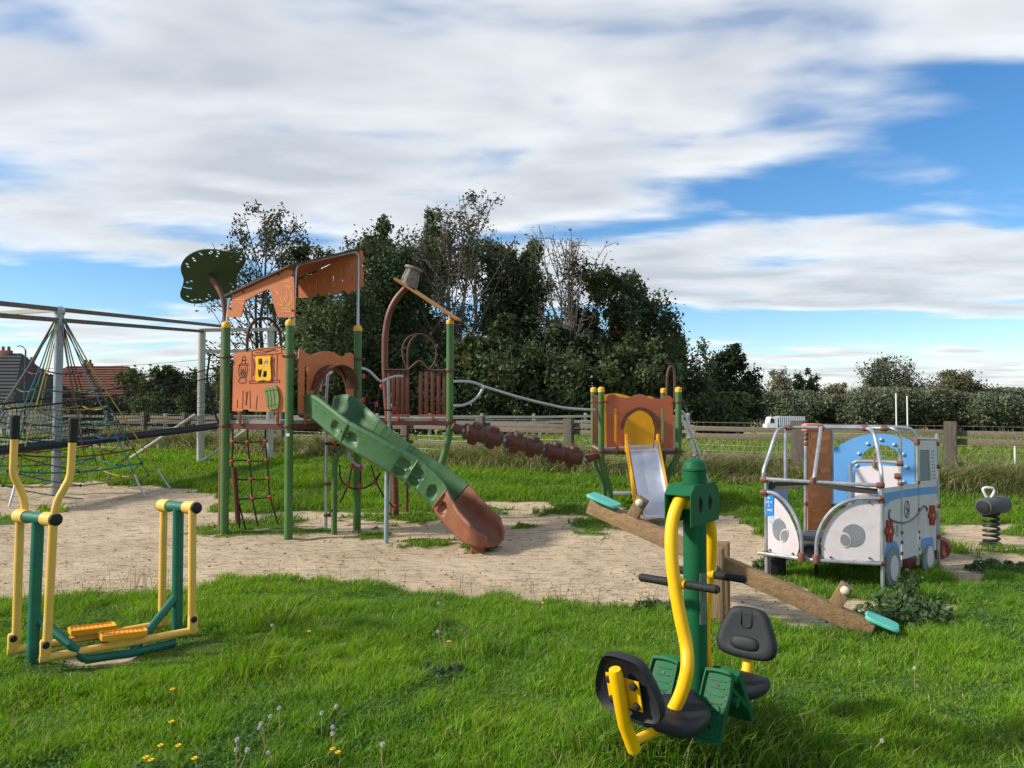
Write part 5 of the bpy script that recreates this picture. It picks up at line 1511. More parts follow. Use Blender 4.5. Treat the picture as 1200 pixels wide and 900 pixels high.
obj('pictogram', MB().prism([ellipse(v_[0], v_[1], 0.016, 0.012, 12)], FLp, 0.0145, 0.0165), M('sign_green', (120, 190, 170), 0.5), sg)
mb = MB(); bolts(mb, FRp, on(FRp, z3([(960, 128), (645, 572), (962, 580), (568, 488), (840, 604)]), 0.006), 0.011, 0.01); bolts(mb, FLp, on(FLp, z3([(155, 515), (340, 545), (395, 440)]), 0.006), 0.009, 0.01)
obj('bolt', mb, CLP, o2)
# wing tubes and bumper
tr_tube('wing_tube', [FLp.pt(*p, 0.01) for p in z3([(100, 46), (150, 48), (210, 66), (280, 125), (340, 210), (385, 310), (408, 410), (414, 500), (414, 585)])])
tr_tube('wing_tube', [FRp.pt(*p, 0.02) for p in z3([(530, 590), (532, 470), (545, 390), (580, 300), (640, 215), (720, 150), (820, 110), (920, 98), (1050, 98)])])
bm_ = tr_tube('bumper', [FLp.pt(*z3([(60, 540)])[0], 0.03), FLp.pt(*z3([(250, 566)])[0], 0.03), FLp.pt(*z3([(420, 588)])[0], 0.03), FRp.pt(*z3([(545, 600)])[0], 0.03), FRp.pt(*z3([(800, 616)])[0], 0.03), FRp.pt(*z3([(1055, 630)])[0], 0.03)], 0.017, 3)
for p in ((410, 575), (530, 590)):
    obj('clamp', clampat(FRp.pt(*z3([p])[0], 0.03), 0.032, 0.075), CLP, bm_)
# corner posts
for p, zt in ((tFR, 0.93), (tFL, 0.93)):
    po = tr_tube('corner_post', [p - UP * 0.02, p + UP * zt], 0.017, 0)
    for z in (0.24, 0.77, 0.9):
        obj('clamp', clampat(p + UP * z, 0.026, 0.045), CLP, po)
# dash rail, hoops and windscreen bars
zt = 1.372
tr_tube('dash_rail', [AT(894, 561, tFL.y), AT(955, 565, 6.56), AT(1034, 569, tFR.y)], 0.0165, 0)
a1 = AT(921, 501, L1_.y); b1 = AT(1054.5, 502.5, R1_.y)
h1 = tr_tube('roof_hoop', [AT(920.5, 562, L1_.y), AT(920.5, 520, L1_.y), AT(921.5, 507, L1_.y), AT(925, 501.5, L1_.y - 0.02), AT(960, 501, L1_.y - 0.12), AT(1010, 501.8, R1_.y + 0.16), AT(1040, 502.2, R1_.y + 0.04), AT(1049, 504, R1_.y), AT(1054, 511, R1_.y), AT(1055, 525, R1_.y), AT(1055.2, 580, R1_.y), AT(1055.2, 664, R1_.y)])
h2 = tr_tube('roof_hoop', [AT(943.8, 624, 7.35), AT(944, 530, 7.35), AT(944.5, 508, 7.35), AT(949, 500, 7.33), AT(985, 500, 7.22), AT(1030, 500.5, 7.05), AT(1062, 501.5, R2_.y + 0.02), AT(1069, 505, R2_.y), AT(1074, 514, R2_.y), AT(1075, 530, R2_.y), AT(1075.2, 600, R2_.y), AT(1075.2, 662, R2_.y)])
tr_tube('rear_bar', [AT(975, 504, 7.7), AT(974.5, 560, 7.7), AT(974, 618, 7.7)])
w1 = tr_tube('windscreen_bar', [AT(894.5, 563, tFL.y), AT(895, 551, tFL.y), AT(901, 533, 6.86), AT(909, 509, 6.93), AT(914, 502.5, 6.96), AT(921, 500.5, L1_.y - 0.01)])
w2 = tr_tube('windscreen_bar', [AT(952.8, 565, 6.56), AT(955, 552, 6.6), AT(961.5, 506, 6.88), AT(962, 501, 6.93)])
w3 = tr_tube('windscreen_bar', [AT(1033.5, 569, tFR.y), AT(1032.5, 552, tFR.y), AT(1028, 525, 6.5), AT(1024, 509, 6.58), AT(1020, 503.5, 6.64), AT(1014, 501.8, 6.7)])
for (x, y, Yv, ax_, par) in ((924, 501, 7.03, (1, -.5, 0), h1), (961.8, 502, 6.93, (1, -.5, 0), w2), (952.8, 563, 6.56, (0, 0, 1), w2), (1014, 502, 6.7, (1, -.5, 0), w3), (1036, 502, 6.66, (1, -.5, 0), h1), (895, 562, tFL.y, (1, -.8, 0), w1), (1031, 569, tFR.y, (1, -.3, 0), w3), (1054.8, 543, R1_.y, (1, -.5, 0), h1), (1074.5, 518, R2_.y, (0, 0, 1), h2), (895, 577, tFL.y, (1, -.8, 0), w1), (1031, 584, tFR.y, (1, -.3, 0), w3), (1052, 558, R1_.y, (1, -.5, 0), h1)):
    obj('clamp', clampat(AT(x, y, Yv), 0.027, 0.055, ax_), CLP, par)
# dashboard: dark rubber sheets hung below the dash rail
OLV = M('dash_rubber', (66, 60, 50), 0.75, var=0.2, scale=8)
z75 = Z(880, 480, 7.5)
obj('dashboard', MB().prism([on(FLp, z75([(150, 640), (535, 648), (400, 690), (250, 708), (130, 706)]))], FLp, -0.055, -0.04), OLV, TR)
obj('dashboard', MB().prism([on(FRp, z75([(560, 650), (1000, 690), (1120, 700), (1120, 748), (960, 738), (780, 714), (640, 680)]))], FRp, -0.045, -0.03), OLV, TR)
# right side panels
s1 = zs([(62, 82), (205, 66), (207, 690), (185, 690), (182, 620), (160, 560), (135, 540), (105, 560), (85, 600), (72, 668), (62, 670)])
p1 = obj('side_panel', MB().prism([on(SDp, s1)], SDp, -0.008, 0.006), TRW, TR)
s2 = zs([(212, 62), (344, 38), (346, 622), (290, 640), (214, 664)])
p2 = obj('door_panel', MB().prism([on(SDp, s2)], SDp, -0.008, 0.006), TRW, TR)
z2 = Z(1000, 490, 4.286)
s3 = [z2([(328, 112)])[0], z2([(412, 112)])[0], z2([(416, 140)])[0]] + zs([(494, 560), (494, 585), (466, 590), (462, 490), (385, 500), (372, 620), (350, 622)])
winr = z2([(331, 160), (377, 158), (387, 312), (331, 318)])
p3 = obj('rear_side_panel', MB().prism([on(SDp, s3), on(SDp, winr)], SDp, -0.008, 0.006), TRW, TR)
obj('window_mesh', MB().prism([on(SDp, winr)], SDp, -0.005, 0.001), TRG, p3)
mb = MB()
for i in range(9):
    y = 165 + i * 17
    for dx in (0, 9):
        u, v = SDp.uv(*z2([(390 + i * 0.9 + dx, y)])[0]); mb.prism([ellipse(u, v, 0.011, 0.009, 6)], SDp, 0.006, 0.009)
obj('vent_slot', mb, TRG, p3)
stripe1 = zs([(62, 126), (205, 100), (207, 160), (160, 172), (115, 192), (85, 218), (66, 246)])
obj('stripe', MB().prism([on(SDp, stripe1)], SDp, 0.0065, 0.009), TRB, p1)
obj('stripe', MB().prism([on(SDp, zs([(213, 98), (344, 80), (345, 140), (213, 158)]))], SDp, 0.0065, 0.009), TRB, p2)
obj('stripe', MB().prism([on(SDp, zs([(350, 80), (494, 68), (494, 124), (350, 140)]))], SDp, 0.0065, 0.009), TRB, p3)
obj('wheel_arch', MB().prism([on(SDp, zs([(75, 640), (82, 580), (100, 520), (140, 505), (168, 520), (188, 570), (190, 668), (182, 668), (176, 610), (160, 565), (132, 548), (108, 565), (92, 600), (84, 650)]))], SDp, 0.0095, 0.0125), TRB, p1)
obj('wheel_arch', MB().prism([on(SDp, zs([(370, 560), (376, 498), (395, 486), (455, 478), (466, 495), (468, 575), (458, 575), (450, 545), (430, 535), (395, 545), (380, 575)]))], SDp, 0.0095, 0.0125), TRB, p3)
def wheel(cx, cy, rx, ry, hx, hy, hcx, hcy):
    u, v = SDp.uv(*zs([(cx, cy)])[0]); u2, v2 = SDp.uv(*zs([(cx + rx, cy)])[0]); u3, v3 = SDp.uv(*zs([(cx, cy + ry)])[0])
    ru, rv = abs(u2 - u), abs(v3 - v)
    w = obj('wheel', MB().prism([ellipse(u, v, ru, rv, 28)], SDp, 0.013, 0.030), TRG, TR)
    a, b = SDp.uv(*zs([(hcx, hcy)])[0]); c, _ = SDp.uv(*zs([(hcx + hx, hcy)])[0]); _, d = SDp.uv(*zs([(hcx, hcy + hy)])[0])
    obj('hub', MB().prism([ellipse(a, b, abs(c - a), abs(d - b), 24)], SDp, 0.0305, 0.036), TRW, w)
wheel(128, 722, 56, 165, 32, 104, 128, 728)
wheel(418, 672, 44, 138, 26, 94, 420, 642)
vine = zs([(124, 258), (116, 300), (124, 330), (165, 352), (230, 364), (290, 348), (345, 300), (375, 256), (402, 226), (420, 240), (428, 268)])
obj('vine_line', MB().tube([SDp.pt(x, y, 0.012) for x, y in vine], 0.0085, 6, 4), M('vine_grey', (112, 114, 120), 0.6), p2)
def flower(cx, cy, rx, ry, par):
    pts_ = []
    for k in range(30):
        a = 2 * math.pi * k / 30; r_ = 0.86 + 0.16 * math.cos(6 * a)
        pts_.append((cx + rx * r_ * math.cos(a), cy + ry * r_ * math.sin(a)))
    f = obj('flower', MB().prism([on(SDp, zs(pts_))], SDp, 0.007, 0.022), TRR, par)
    u, v = SDp.uv(*zs([(cx, cy)])[0])
    obj('flower_centre', MB().prism([ellipse(u, v, 0.013, 0.02, 12)], SDp, 0.0225, 0.027), M('flower_yellow', (214, 160, 80), 0.5), f)
    mb = MB()
    for k in range(6):
        a = 2 * math.pi * (k + 0.5) / 6
        ribbon(mb, SDp, on(SDp, zs([(cx + rx * 0.25 * math.cos(a), cy + ry * 0.25 * math.sin(a)), (cx + rx * 0.75 * math.cos(a), cy + ry * 0.75 * math.sin(a))])), 0.006, 0.0215, 0.0245)
    obj('petal_line', mb, M('petal_dark', (96, 30, 30), 0.6), f)
flower(106, 430, 36, 102, p1)
flower(455, 302, 30, 92, p3)
mb = MB()
ribbon(mb, SDp, on(SDp, zs(arc((255, 256), 19, 68, 0, 360, 20))), 0.009, 0.0062, 0.009)
ribbon(mb, SDp, on(SDp, zs([(268, 190), (248, 250), (262, 262), (250, 310), (270, 262), (256, 240)])), 0.008, 0.0062, 0.009)
obj('graffiti', mb, M('graffiti_dark', (70, 72, 82), 0.7), p2)
mb = MB()
ribbon(mb, SDp, on(SDp, zs([(176, 370), (166, 410), (178, 440), (188, 410), (178, 392), (172, 430), (164, 450), (176, 475), (186, 450)])), 0.007, 0.0062, 0.009)
obj('graffiti', mb, M('graffiti_teal', (130, 160, 158), 0.7), p1)
rb = tr_tube('rear_post', [tRR - UP * 0.02, tRR + UP * 1.30], 0.017, 0)
tr_tube('roof_rail', [AT(1075, 514, R2_.y), AT(1096, 515, tRR.y)], 0.013, 0)
for z in (0.3, 0.6, 0.98, 1.2):
    obj('clamp', clampat(tRR + UP * z, 0.023, 0.04), CLP, rb)
for (x, ys) in ((1055.2, (567, 624, 635, 648)), (1075.2, (565, 597, 623, 630, 643))):
    for y in ys:
        obj('clamp', clampat(AT(x, y, (R1_ if x < 1060 else R2_).y), 0.024, 0.03), CLP, h1 if x < 1060 else h2)
# blue cross wall with round opening
BWp = VP((3.15, 7.27), (3.77, 6.93))
z8 = Z(960, 500, 8.571)
bo = z8([(148, 212), (200, 190), (270, 150), (350, 112), (440, 85), (540, 72), (640, 72), (740, 84), (830, 104), (900, 128), (955, 160), (960, 570), (840, 580), (815, 585), (400, 760), (145, 770)])
bh = z8([(420, 345), (425, 305), (450, 262), (490, 222), (540, 196), (600, 182), (660, 184), (720, 202), (770, 235), (800, 275), (812, 345)])
bw = obj('blue_wall', MB().prism([on(BWp, bo), on(BWp, bh)], BWp, -0.008, 0.008), TRB, TR)
for p in ((488, 172), (624, 130), (754, 180), (402, 270), (846, 278), (878, 406), (380, 390), (846, 552)):
    u, v = BWp.uv(*z8([p])[0])
    obj('stud', MB().lathe([(0.019, 0), (0.019, 0.006), (0.013, 0.014), (0.005, 0.018)], 12, BWp.to3(u, v, 0.008), BWp.n), M('stud_blue', (150, 176, 190), 0.35, 0.4), bw)
# seat back behind the windscreen
SBp = VP((2.92, 7.02), (3.44, 6.68))
sbk = obj('seat_back', MB().prism([on(SBp, z8([(365, 470), (375, 430), (410, 402), (560, 392), (805, 378), (805, 590), (640, 640), (340, 700), (335, 760), (330, 770), (362, 600)]))], SBp, -0.008, 0.006), TRW, TR)
tr_tube('seat_tube', [SBp.pt(*p, 0.02) for p in z8([(312, 785), (312, 640), (312, 430), (325, 390), (365, 355), (430, 348), (620, 352), (815, 362)])], 0.015)
obj('clamp', clampat(SBp.pt(*z8([(556, 375)])[0], 0.02), 0.02, 0.07), M('brass_clamp', (150, 112, 60), 0.5, 0.4), sbk)
# orange brick-pattern wall with red pad
OWp = VP((2.90, 7.34), (3.32, 7.73))
ow = obj('orange_wall', MB().prism([on(OWp, [(946, 500), (974, 502), (974, 618), (946, 622)])], OWp, -0.008, 0.006), TRO, TR)
for (x0, y0, x1, y1) in ((949, 508, 958, 514), (961, 510, 972, 516), (950, 523, 968, 532), (948, 538, 956, 545), (960, 548, 971, 555), (950, 562, 970, 568), (948, 576, 958, 584), (950, 593, 971, 600), (949, 606, 966, 613)):
    u0, v0 = OWp.uv(x0, y1); u1, v1 = OWp.uv(x1, y0)
    obj('brick', MB().prism([rect(u0, v0, u1, v1)], OWp, 0.0065, 0.011), M('truck_orange_light', (216, 142, 84), 0.6, var=0.1), ow)
pu0, pv0 = OWp.uv(942, 508); pu1, pv1 = OWp.uv(962, 496.5)
obj('red_pad', MB().bar(AT(941, 501, 7.22), AT(963, 501.5, 7.30), 0.09, 0.085, bev=0.03), M('pad_red', (206, 118, 104), 0.6, var=0.12), TR)
for y in (509, 514, 520, 566, 590):
    obj('clamp', clampat(AT(944.2, y, 7.35), 0.024, 0.035), CLP, h2)
tr_tube('cross_tube', [AT(944, 590, 7.35), AT(974, 592, 7.7), AT(1000, 594, 7.3)], 0.014, 0)
tr_tube('cross_tube', [AT(944, 622, 7.35), AT(966, 624, 7.45)], 0.014, 0)
LSp = VP(tFL, tFL + sdir)
obj('left_side_panel', MB().prism([on(LSp, [(898, 566), (922, 562), (923, 592), (921, 640), (898, 646)])], LSp, -0.006, 0.006), M('inner_blue_grey', (136, 158, 192), 0.55), TR)
obj('bench_seat', MB().box(AT(955, 629, 6.95), (0.42, 0.26, 0.05), Matrix.Rotation(R(-28), 3, 'Z'), 0.01), M('bench_grey', (128, 134, 136), 0.6, var=0.15), TR)
obj('floor_plate', MB().prism([[(tFL.x + 0.05, tFL.y + 0.02), (tM.x, tM.y + 0.06), (tFR.x - 0.05, tFR.y + 0.06), (tRR.x - 0.1, tRR.y), (L2_.x, L2_.y)]], FR((0, 0, 0.24), (1, 0, 0), (0, 1, 0)), -0.012, 0.012), M('floor_dark', (70, 66, 64), 0.8, var=0.2), TR)
# springs and rubber feet below
for (x, y, Yv) in ((912, 660, 6.85), (948, 668, 6.8), (1026, 676, 6.5)):
    c = AT(x, y, Yv)
    obj('ground_block' if x < 920 else 'steel_loop', MB().box((c.x, c.y + 0.05, 0.1), (0.15, 0.12, 0.26), None, 0.02) if x < 920 else MB().tube([c + Vector((-0.05, 0, 0.10)), c + Vector((0.01, 0, 0.11)), c + Vector((0.06, 0, 0.06)), c + Vector((0.07, 0, -0.02)), c + Vector((0.07, 0, -0.15))], 0.016, 8, 4), RUB, TR)
obj('steering_ring', MB().tube([AT(949 + 7 * math.cos(a), 648 + 8 * math.sin(a), 6.75) for a in [k * math.pi / 8 for k in range(16)]], 0.011, 8, closed=True), RUB, TR)
rc = AT(1101, 642, 7.35)
obj('rear_roller', MB().lathe([(0.03, -0.09), (0.10, -0.085), (0.105, 0), (0.10, 0.085), (0.03, 0.09)], 18, rc, (0.6, 0.8, 0)), M('roller_rust', (122, 60, 48), 0.6, var=0.2), TR)
obj('under_tank', MB().tube([AT(1058, 664, 7.0), AT(1074, 660, 7.2)], 0.06, 12), M('roller_rust', (122, 60, 48)), TR)

# ================================================================== SPRING RIDER
sb = G(1162, 638); SRX, SRY = sb.x, sb.y
SP = thing('spring_rider', 'small spring rider with black coil, grey barrel seat and white loop handle', 'spring rider', (SRX, SRY, 0))
BLK = M('spring_black', (36, 36, 38), 0.45, 0.3, var=0.2)
coil = []
for i in range(97):
    a = i / 96 * 2 * math.pi * 6
    coil.append(Vector((SRX + 0.078 * math.cos(a), SRY + 0.078 * math.sin(a), 0.02 + 0.33 * i / 96)))
obj('coil_spring', MB().tube(coil, 0.0135, 8), BLK, SP)
obj('base_plate', MB().lathe([(0.11, -0.03), (0.11, 0.012), (0.085, 0.03)], 20, (SRX, SRY, 0)), BLK, SP)
ba, bb = AT(1152, 594, SRY - 0.1), AT(1176, 591, SRY + 0.16)
bd = (bb - ba)
brs = obj('barrel_seat', MB().lathe([(0.05, -0.005), (0.085, 0.0), (0.098, 0.02), (0.10, bd.length * 0.5), (0.098, bd.length - 0.02), (0.085, bd.length)], 20, ba, bd), M('barrel_grey', (78, 80, 80), 0.7, var=0.2, scale=10, dirt=0.3, dirtc=(50, 50, 50)), SP)
obj('end_face', MB().lathe([(0.07, 0), (0.068, 0.008), (0.03, 0.012)], 18, ba - bd.normalized() * 0.012, -bd), BLK, brs)
obj('handle', MB().tube([AT(x, y, SRY) for x, y in [(1158, 586), (1153, 577), (1152, 573), (1155, 571.5), (1160, 571.5), (1164, 573), (1164.5, 577), (1161, 583), (1157, 587)]], 0.014, 10, 4), M('handle_white', (218, 218, 214), 0.4), SP)

# ================================================================== NET PYRAMID
mb0 = G(65, 578); MX, MYv = mb0.x, mb0.y
MT = AT(70, 362, MYv)
NP = thing('net_pyramid', 'climbing pyramid of coloured ropes around a grey steel mast', 'climbing net', (MX, MYv, 0))
mast = obj('mast', MB().tube([(MX, MYv, -0.1), (MT.x, MT.y, MT.z + 0.02)], 0.072, 16), M('mast_grey', (150, 158, 164), 0.45, 0.3, var=0.1, dirt=0.2), NP)
obj('mast_head', MB().lathe([(0.078, -0.10), (0.09, -0.08), (0.09, 0.0), (0.05, 0.04)], 16, (MT.x, MT.y, MT.z)), ST, mast)
RC = [M('rope_' + n_, c_, 0.8, var=0.25, scale=60) for n_, c_ in (('teal', (34, 100, 108)), ('yellow', (146, 132, 58)), ('red', (112, 44, 52)), ('blue', (44, 76, 118)), ('green', (52, 96, 68)), ('purple', (90, 46, 70)))]
apex = Vector((MT.x, MT.y, MT.z - 0.18))
corners = []
for k in range(4):
    a = R(5 + 90 * k)
    corners.append(Vector((MX + 1.75 * math.cos(a), MYv + 1.75 * math.sin(a), 0.0)))
def sagline(a, b, sag, n=6):
    return [a.lerp(b, i / n) - UP * sag * 4 * (i / n) * (1 - i / n) for i in range(n + 1)]
strands = []
for k in range(4):
    c = corners[k]; tang = Vector((-(c.y - MYv), c.x - MX, 0)).normalized()
    for s in (-0.16, 0.0, 0.16):
        end = c + tang * s * (3.6 if k == 0 else 1.2)
        e = apex + (end - apex) * 0.88
        d0_ = (end - Vector((MX, MYv, 0))).normalized() * 0.07
        o = obj('rope', MB().tube([apex + d0_, apex.lerp(e, 0.3) , e], 0.0115, 6), RC[(2 if k in (1, 2) else 0) if s < 0 else (1 if s > 0 else 4)], NP)
        if s:
            obj('anchor_chain', MB().tube(sagline(e, end, 0.02, 5), 0.018, 5), ST, o)
        strands.append((apex, end))
    # mid-face strand down to the lowest ring only
    c2 = corners[(k + 1) % 4]
    for f in (0.5,):
        end = c.lerp(c2, f) + UP * 0.75
        obj('rope', MB().tube([apex, end], 0.0095, 6), RC[(k * 2 + int(f * 10)) % 6], NP)
KNOT = MB().ball((0, 0, 0), 0.028, 6).mesh('knot'); KNOT.materials.append(M('rope_knot', (40, 40, 50), 0.7))
levels = [(0.30, 2), (0.40, 4), (0.50, 1), (0.59, 4), (0.67, 3), (0.75, 2), (0.83, 0), (0.90, 1)]
for t, ci in levels:
    pts_ = []
    for k in range(4):
        a, b = apex.lerp(corners[k], t), apex.lerp(corners[(k + 1) % 4], t)
        pts_ += sagline(a, b, 0.05 + 0.05 * t, 6)[:-1]
    o = obj('ring_rope', MB().tube(pts_, 0.013, 6, closed=True), RC[ci], NP)
    for i in range(0, 24, 3):
        q = bpy.data.objects.new('knot', KNOT); COL.objects.link(q); q.parent = o; q.location = pts_[i] - NP.location
    if t > 0.45:
        for k in range(4):
            obj('inner_rope', MB().tube(sagline(apex.lerp(corners[k], t), apex.lerp(corners[(k + 1) % 4].lerp(corners[k], 0.5), min(1, t + 0.1)), 0.03, 4), 0.010, 5), RC[(ci + 3) % 6], NP)

# ================================================================== NET WALKWAY
PSX = M('concrete_post', (176, 174, 160), 0.85, var=0.12, scale=6, bump=0.3)
TMB = M('timber_beam', (104, 92, 84), 0.85, var=0.25)
BNET = M('black_net', (30, 30, 34), 0.85)
p235 = Vector((AT(235, 540, 20.5).x, 20.5, 0)); p313 = Vector((AT(316, 540, 21.0).x, 21.0, 0))
NW = thing('net_walkway', 'suspended black net walkway under long timber beams with pale concrete posts', 'net bridge', (p235.x, p235.y, 0))
for p, yt in ((p235, 388), (p313, 384)):
    t_ = AT(600 + p.x / p.y * FPX, yt, p.y)
    obj('post', MB().tube([p - UP * 0.1, Vector((p.x, p.y, t_.z + 0.05))], 0.10, 12), PSX, NW)
far_u, far_l = AT(262, 382.5, 21.3), AT(240, 388.5, 20.6)
def ext(a, b, Yv):
    t = (Yv - a.y) / (b.y - a.y)
    return a + (b - a) * t
mu, ml = AT(68, 362.5, MYv), AT(68, 375, MYv)
obj('beam', MB().bar(ext(far_u, mu, 9.0), far_u, 0.06, 0.075), TMB, NW)
obj('beam', MB().bar(ext(far_l, ml, 9.0), far_l, 0.06, 0.075), TMB, NW)
obj('beam', MB().bar(AT(66, 363, MYv), AT(-60, 371, 14.2), 0.06, 0.07), PSX, NW)
obj('cross_beam', MB().bar(AT(233, 387, 20.5), AT(330, 386, 21.0), 0.08, 0.09), PSX, NW)
obj('cross_beam', MB().bar(AT(237, 412, 20.5), AT(318, 411, 21.0), 0.08, 0.09), PSX, NW)
obj('brace', MB().tube([AT(229, 486, 20.4), AT(153, 537, 20.0)], 0.045, 8), PSX, NW)
obj('brace', MB().tube([AT(236, 541, 20.4), AT(300, 496, 21.0)], 0.045, 8), PSX, NW)
na, nb_ = AT(-30, 533, 11.0), AT(300, 494, 21.4)
nside = Vector(((nb_ - na).y, -(nb_ - na).x, 0)).normalized()
mb = MB(); nseg = 30
wk = sagline(na, nb_, 0.03, nseg)
for s in (-0.28, -0.14, 0.0, 0.14, 0.28):
    mb.tube([p + nside * s + UP * abs(s) * 0.12 for p in wk], 0.045, 6)
wkm = obj('net_floor', mb, BNET, NW)
ha, hb2 = AT(-30, 480, 11.0), AT(300, 422, 21.4)
for sgn in (-1, 1):
    mb = MB(); topl = sagline(ha, hb2, 0.16, nseg)
    topl = [p + nside * 0.45 * sgn for p in topl]
    mb.tube(topl, 0.016, 5)
    bot = [p + nside * 0.3 * sgn for p in wk]
    nv = 110
    def samp(L_, t):
        i = min(int(t * nseg), nseg - 1); return L_[i].lerp(L_[i + 1], t * nseg - i)
    for i in range(nv + 1):
        t = i / nv
        mb.tube([samp(bot, t), samp(topl, t)], 0.003, 3, caps=False)
    for j in range(1, 11):
        mb.tube([samp(bot, i / 20).lerp(samp(topl, i / 20), j / 11) for i in range(21)], 0.003, 3, caps=False)
    obj('side_net', mb, BNET, NW)
obj('hanging_rope', MB().tube([AT(x, y, 20.8) for x, y in [(246, 415), (244, 430), (243, 440), (246, 465), (252, 485), (256, 495)]], 0.03, 6, 4), BNET, NW)
mb = MB()
for k in range(6):
    y = 418 + k * 9
    mb.tube([AT(x, y + d, 20.8) for x, d in [(240, 2), (250, 5), (262, 3), (275, -4)]], 0.012, 5, 3)
obj('hanging_net', mb, BNET, NW)
# ================================================================== STRIDER
SG = M('strider_green', (22, 98, 78), 0.46, var=0.16, scale=5, dirt=0.4, dirtc=(60, 120, 100))
SY = M('strider_yellow', (226, 180, 84), 0.5, var=0.1, scale=5, dirt=0.45, dirtc=(198, 156, 82))
SO = M('pedal_orange', (232, 160, 34), 0.5, var=0.1)
GRIP = M('grip_black', (30, 30, 32), 0.7, var=0.15, bump=0.4, bscale=90)
e_ = Vector((0.66, 0.52, 0)).normalized()
cN, cF, cC = Vector((-2.735, 4.49, 0)), Vector((-3.12, 4.69, 0)), Vector((-2.93, 4.59, 0))
NPl, FPl, CPl = VP(cN, cN + e_), VP(cF, cF + e_), VP(cC, cC + e_)
ZT = Z(0, 460, 2.646)
SR = thing('strider', 'green and yellow outdoor strider with two pedals and tall black gripped handles', 'exercise machine', (cC.x + e_.x * 0.4, cC.y + e_.y * 0.4, 0))
def T(fr, pts, off=0.0):
    return [fr.pt(x, y, off) for x, y in ZT(pts)]
for pts_ in ([(118, 400), (100, 850)], [(553, 360), (548, 800)]):
    obj('post', MB().tube(T(CPl, pts_), 0.035, 16), SG, SR)
for (l, r_) in (((62, 383), (170, 394)), ((505, 350), (606, 358))):
    a = FPl.pt(*ZT([l])[0]); b = NPl.pt(*ZT([r_])[0]); d = (b - a).normalized()
    cb = obj('cross_bar', MB().tube([a + d * 0.05, b - d * 0.06], 0.036, 16), SG, SR)
    for p, q in ((a, a + d * 0.085), (b - d * 0.085, b)):
        obj('bearing', MB().lathe([(0.03, -0.025), (0.043, -0.022), (0.043, 0.09), (0.038, 0.092)], 16, p if p is a else p + d * 0.0, d), SY, cb)
    obj('end_cap', MB().lathe([(0.039, 0), (0.037, 0.012), (0.025, 0.02)], 16, b + d * 0.008, d), GRIP, cb)
    obj('end_cap', MB().lathe([(0.039, 0), (0.037, 0.012), (0.025, 0.02)], 16, a - d * 0.03, -d), GRIP, cb)
lv = []
for fr, pts_ in ((FPl, [(62, 385), (50, 770)]), (NPl, [(165, 398), (146, 780)]), (FPl, [(508, 360), (502, 690)]), (NPl, [(597, 365), (595, 705)])):
    lv.append(obj('lever', MB().tube(T(fr, pts_), 0.025, 14), SY, SR))
for fr, pts_ in ((FPl, [(66, 380), (76, 365), (72, 325), (58, 290), (42, 250), (42, 210), (45, 135)]), (NPl, [(168, 394), (171, 365), (181, 330), (200, 295), (216, 262), (221, 220), (225, 145)])):
    pth = T(fr, pts_)
    h_ = obj('handle', MB().tube(pth, 0.022, 14, 5), SY, SR)
    d = (pth[-1] - pth[-2]).normalized()
    obj('grip', MB().lathe([(0.022, -0.02), (0.028, -0.012), (0.0275, 0.10), (0.030, 0.115), (0.028, 0.128), (0.015, 0.132)], 14, pth[-1], d), GRIP, h_)
for fr, pts_ in ((NPl, [(122, 826), (612, 736)]), (FPl, [(22, 804), (522, 714)])):
    pth = T(fr, pts_)
    fb = obj('foot_bar', MB().tube(pth, 0.025, 14), SY, SR)
    for p, s in ((pth[0], 1), (pth[-1], -1)):
        d = (pth[1] - pth[0]).normalized() * s
        side = d.cross(UP).normalized()
        side = side if side.y < 0 else -side
        obj('pivot_block', MB().box(p + d * 0.03 + UP * 0.045, (0.058, 0.05, 0.13), Matrix.Rotation(math.atan2(e_.y, e_.x), 3, 'Z'), 0.014), SY, fb)
        obj('pivot_bolt', MB().lathe([(0.021, 0), (0.019, 0.012), (0.010, 0.016)], 12, p + d * 0.03 + UP * 0.08 + side * 0.024, side), GRIP, fb)
for fr, (x0, x1, yy) in ((NPl, (308, 452, 762)), (FPl, (213, 357, 746))):
    a = fr.pt(*ZT([(x0, yy + 4)])[0]); b = fr.pt(*ZT([(x1, yy - 14)])[0])
    c = (a + b) / 2; x_ = (b - a).normalized(); y_ = UP.cross(x_).normalized()
    pf = FR(c, x_, y_); Lh = (b - a).length / 2 * 0.96
    base = smooth2([(-Lh, -0.055), (-Lh * 0.5, -0.062), (Lh * 0.5, -0.062), (Lh, -0.055), (Lh * 1.04, 0), (Lh, 0.055), (Lh * 0.5, 0.062), (-Lh * 0.5, 0.062), (-Lh, 0.055), (-Lh * 1.04, 0)], 3)
    sgn = 1 if pf.n.z > 0 else -1
    pd = obj('pedal', MB().layers(base, pf, [(0.97, 0), (1, 0.008 * sgn), (1, 0.035 * sgn), (0.93, 0.036 * sgn), (0.92, 0.024 * sgn)]), SO, SR)
    mb = MB()
    for k in range(9):
        u = -Lh * 0.8 + Lh * 1.6 * k / 8
        mb.prism([rect(u - 0.004, -0.04, u + 0.004, 0.04)], pf, 0.0235 * sgn, 0.029 * sgn)
    obj('tread_rib', mb, SO, pd)
    obj('pedal_bracket', MB().box(c - UP * 0.02, (0.16, 0.05, 0.04), Matrix.Rotation(math.atan2(x_.y, x_.x), 3, 'Z'), 0.006), SY, pd)
obj('base_frame', MB().tube(T(CPl, [(120, 700)]) + [p + UP * 0.045 for p in T(NPl, [(215, 805), (262, 848), (275, 850), (335, 840), (400, 832), (412, 822)])] + T(CPl, [(545, 632)]), 0.027, 12), SG, SR)
obj('base_frame', MB().tube([p + UP * 0.045 for p in T(NPl, [(400, 832), (545, 797)])], 0.027, 12), SG, SR)

